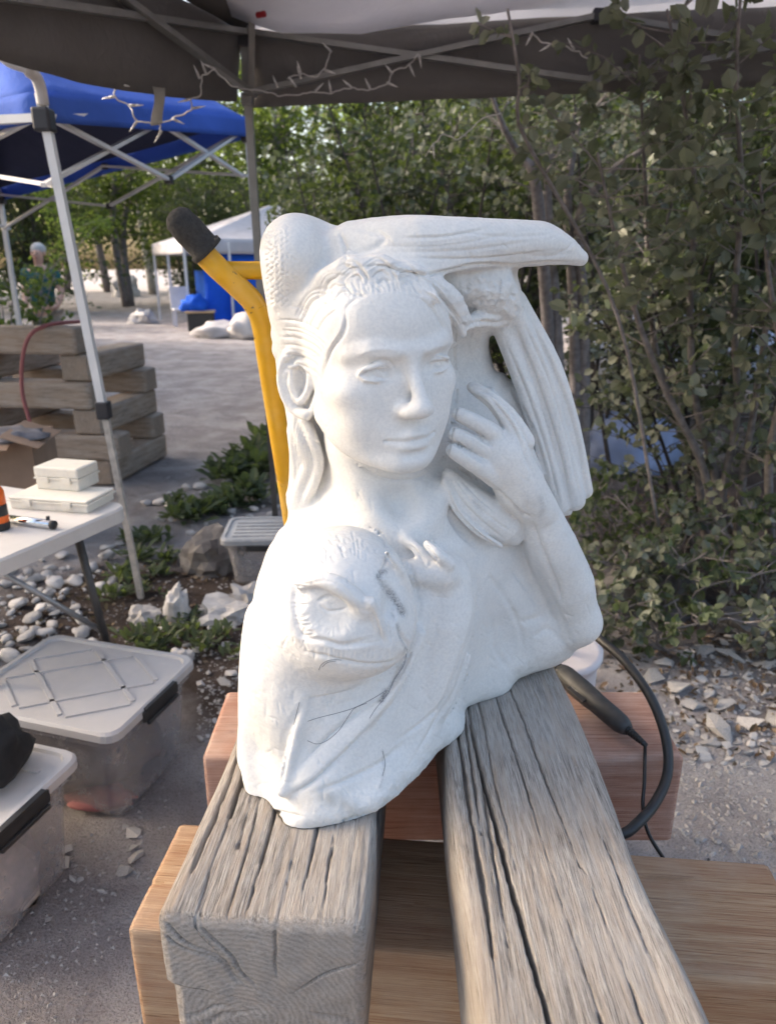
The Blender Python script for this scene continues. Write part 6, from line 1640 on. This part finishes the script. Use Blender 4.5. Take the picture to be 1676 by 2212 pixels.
for (x, y, n, L) in [(400, 1120, 60, .14), (440, 1110, 70, .15), (490, 1100, 70, .15), (540, 1080, 80, .18), (500, 1040, 80, .2), (560, 1030, 80, .2), (590, 1000, 80, .22), (540, 1000, 70, .2), (380, 1090, 40, .10), (575, 960, 60, .2)]:
    weed(x, y, n, L, 600 + k, 'leafy green plant on the verge left of the canopy post', 'plants on the verge'); k += 1
# fallen leaves and twigs on the earth under the shrubs
M_LITTER = leaf_mat('dry_leaf', (.06, .035, .022), (.13, .085, .055), (.24, .18, .12), .05)
rg_ = np.random.default_rng(9); LC = []
for (x0, y0, x1, y1, n) in [(.9, 2.0, 3.6, 4.8, 3200), (-1.6, 2.5, -.35, 3.5, 700), (.7, 1.9, 2.2, 3.0, 900)]:
    for _ in range(n):
        x, y = rg_.uniform(x0, x1), rg_.uniform(y0, y1); LC.append((x, y, ground_z(x, y) + .006))
lt_ = leaf_obj('leaf_litter', np.array(LC), .032, M_LITTER, None, rg_, .55, 1.2); tag(lt_, 'dry brown leaf litter on the earth under the shrubs', 'litter', kind='stuff')
# leafy bush in front of the far person
g5 = WZ(55, 760, 0); g5 = Vector((-4.75, 9.0, 0))
shrub('path_bush', [[g5 + Vector((.3 * math.cos(a) * .4, .2 * math.sin(a), 0)), g5 + Vector((.5 * math.cos(a), .4 * math.sin(a), .8)), g5 + Vector((.8 * math.cos(a), .6 * math.sin(a), 1.42 + .25 * math.sin(a * 3)))] for a in [0, .9, 1.8, 2.7, 3.6, 4.5, 5.4]],
   'green bush growing behind the stack of timbers in front of the person', 'bush', L_MID, .06, 34, 9, 81, (.2, .45), rad=.014)

# ================================================================ person by the path
M_SKIN = simple('skin', (.52, .30, .22), .55, var=.08); M_TEAL = simple('teal_shirt', (.012, .075, .075), .9, var=.2); M_SHORTS = simple('tan_shorts', (.30, .25, .20), .9); M_HAIR = simple('grey_hair', (.42, .40, .38), .85, bump=.6, scale=80)
pb = Vector((-4.74, 10.3, 0))
def skinned(name, nodes, edges, mat, parent, sub=2):
    me = bpy.data.meshes.new(name); me.from_pydata([tuple(pb + Vector(n[0]) - (parent.location if parent else Vector((0, 0, 0)))) for n in nodes], edges, [])
    o = bpy.data.objects.new(name, me); link(o, parent); me.materials.append(mat)
    sk = o.modifiers.new('skin', 'SKIN'); sk.use_smooth_shade = True
    for i, n in enumerate(nodes): me.skin_vertices[0].data[i].radius = n[1] if isinstance(n[1], tuple) else (n[1], n[1])
    me.skin_vertices[0].data[0].use_root = True
    s_ = o.modifiers.new('subdivision', 'SUBSURF'); s_.levels = sub; s_.render_levels = sub
    return o
person = skinned('person', [((0, 0, .93), (.15, .11)), ((0, 0, 1.10), (.14, .10)), ((0, .01, 1.30), (.165, .11)), ((0, .01, 1.42), (.13, .09)), ((.01, -.01, 1.50), (.055, .055)), ((.02, -.02, 1.56), (.065, .075)), ((.025, -.03, 1.64), (.078, .092)), ((.025, -.025, 1.71), (.062, .075)),
   ((-.19, .02, 1.40), .058), ((-.25, .03, 1.14), .046), ((-.19, -.14, .98), .038), ((-.14, -.22, .97), .030), ((.19, .02, 1.40), .058), ((.26, .02, 1.14), .046), ((.22, -.12, .96), .038), ((.17, -.20, .95), .030),
   ((-.09, 0, .85), .095), ((-.10, -.02, .50), .062), ((-.10, .02, .10), .042), ((-.10, -.12, .035), .035), ((.09, 0, .85), .095), ((.10, -.02, .50), .062), ((.10, .02, .10), .042), ((.10, -.12, .035), .035)],
   [(0, 1), (1, 2), (2, 3), (3, 4), (4, 5), (5, 6), (6, 7), (3, 8), (8, 9), (9, 10), (10, 11), (3, 12), (12, 13), (13, 14), (14, 15), (0, 16), (16, 17), (17, 18), (18, 19), (0, 20), (20, 21), (21, 22), (22, 23)], M_SKIN, None)
tag(person, 'grey-haired person in a teal shirt standing behind the bush by the path', 'person')
skinned('shirt', [((0, 0, .92), (.175, .135)), ((0, 0, 1.10), (.165, .125)), ((0, .01, 1.30), (.19, .13)), ((0, .01, 1.43), (.14, .10)), ((0, 0, 1.475), (.075, .07)), ((-.195, .02, 1.40), .078), ((-.24, .03, 1.22), .070), ((.195, .02, 1.40), .078), ((.245, .03, 1.22), .070)],
   [(0, 1), (1, 2), (2, 3), (3, 4), (3, 5), (5, 6), (3, 7), (7, 8)], M_TEAL, person)
skinned('shorts', [((0, 0, .94), (.172, .13)), ((-.095, 0, .84), .118), ((-.105, -.01, .56), .100), ((.095, 0, .84), .118), ((.105, -.01, .56), .100)], [(0, 1), (1, 2), (0, 3), (3, 4)], M_SHORTS, person)
def head_bit(name, c, s_, mat, amp=.1, cut=None):
    bm = bmesh.new(); bmesh.ops.create_icosphere(bm, subdivisions=3, radius=1)
    for q in bm.verts: q.co = Vector((q.co.x * s_[0], q.co.y * s_[1], q.co.z * s_[2])) * (1 + amp * noise.noise(q.co * 4)) + Vector(c)
    me = bpy.data.meshes.new(name); bm.to_mesh(me); bm.free(); me.materials.append(mat); me.polygons.foreach_set('use_smooth', [True] * len(me.polygons)); o = bpy.data.objects.new(name, me); o.location = pb; return link(o, person)
head_bit('hair', (.025, .012, 1.70), (.095, .100, .085), M_HAIR)
for sx in (-1, 1):
    head_bit('ear', (.025 + sx * .088, -.01, 1.645), (.014, .022, .032), M_SKIN, .0); head_bit('eye', (.025 + sx * .032, -.112, 1.655), (.013, .009, .008), simple('eye_dark', (.03, .025, .02), .3), 0)
head_bit('nose', (.025, -.122, 1.625), (.014, .020, .022), M_SKIN, 0); head_bit('mouth', (.025, -.105, 1.588), (.026, .012, .007), simple('lip', (.35, .14, .12), .6), 0)
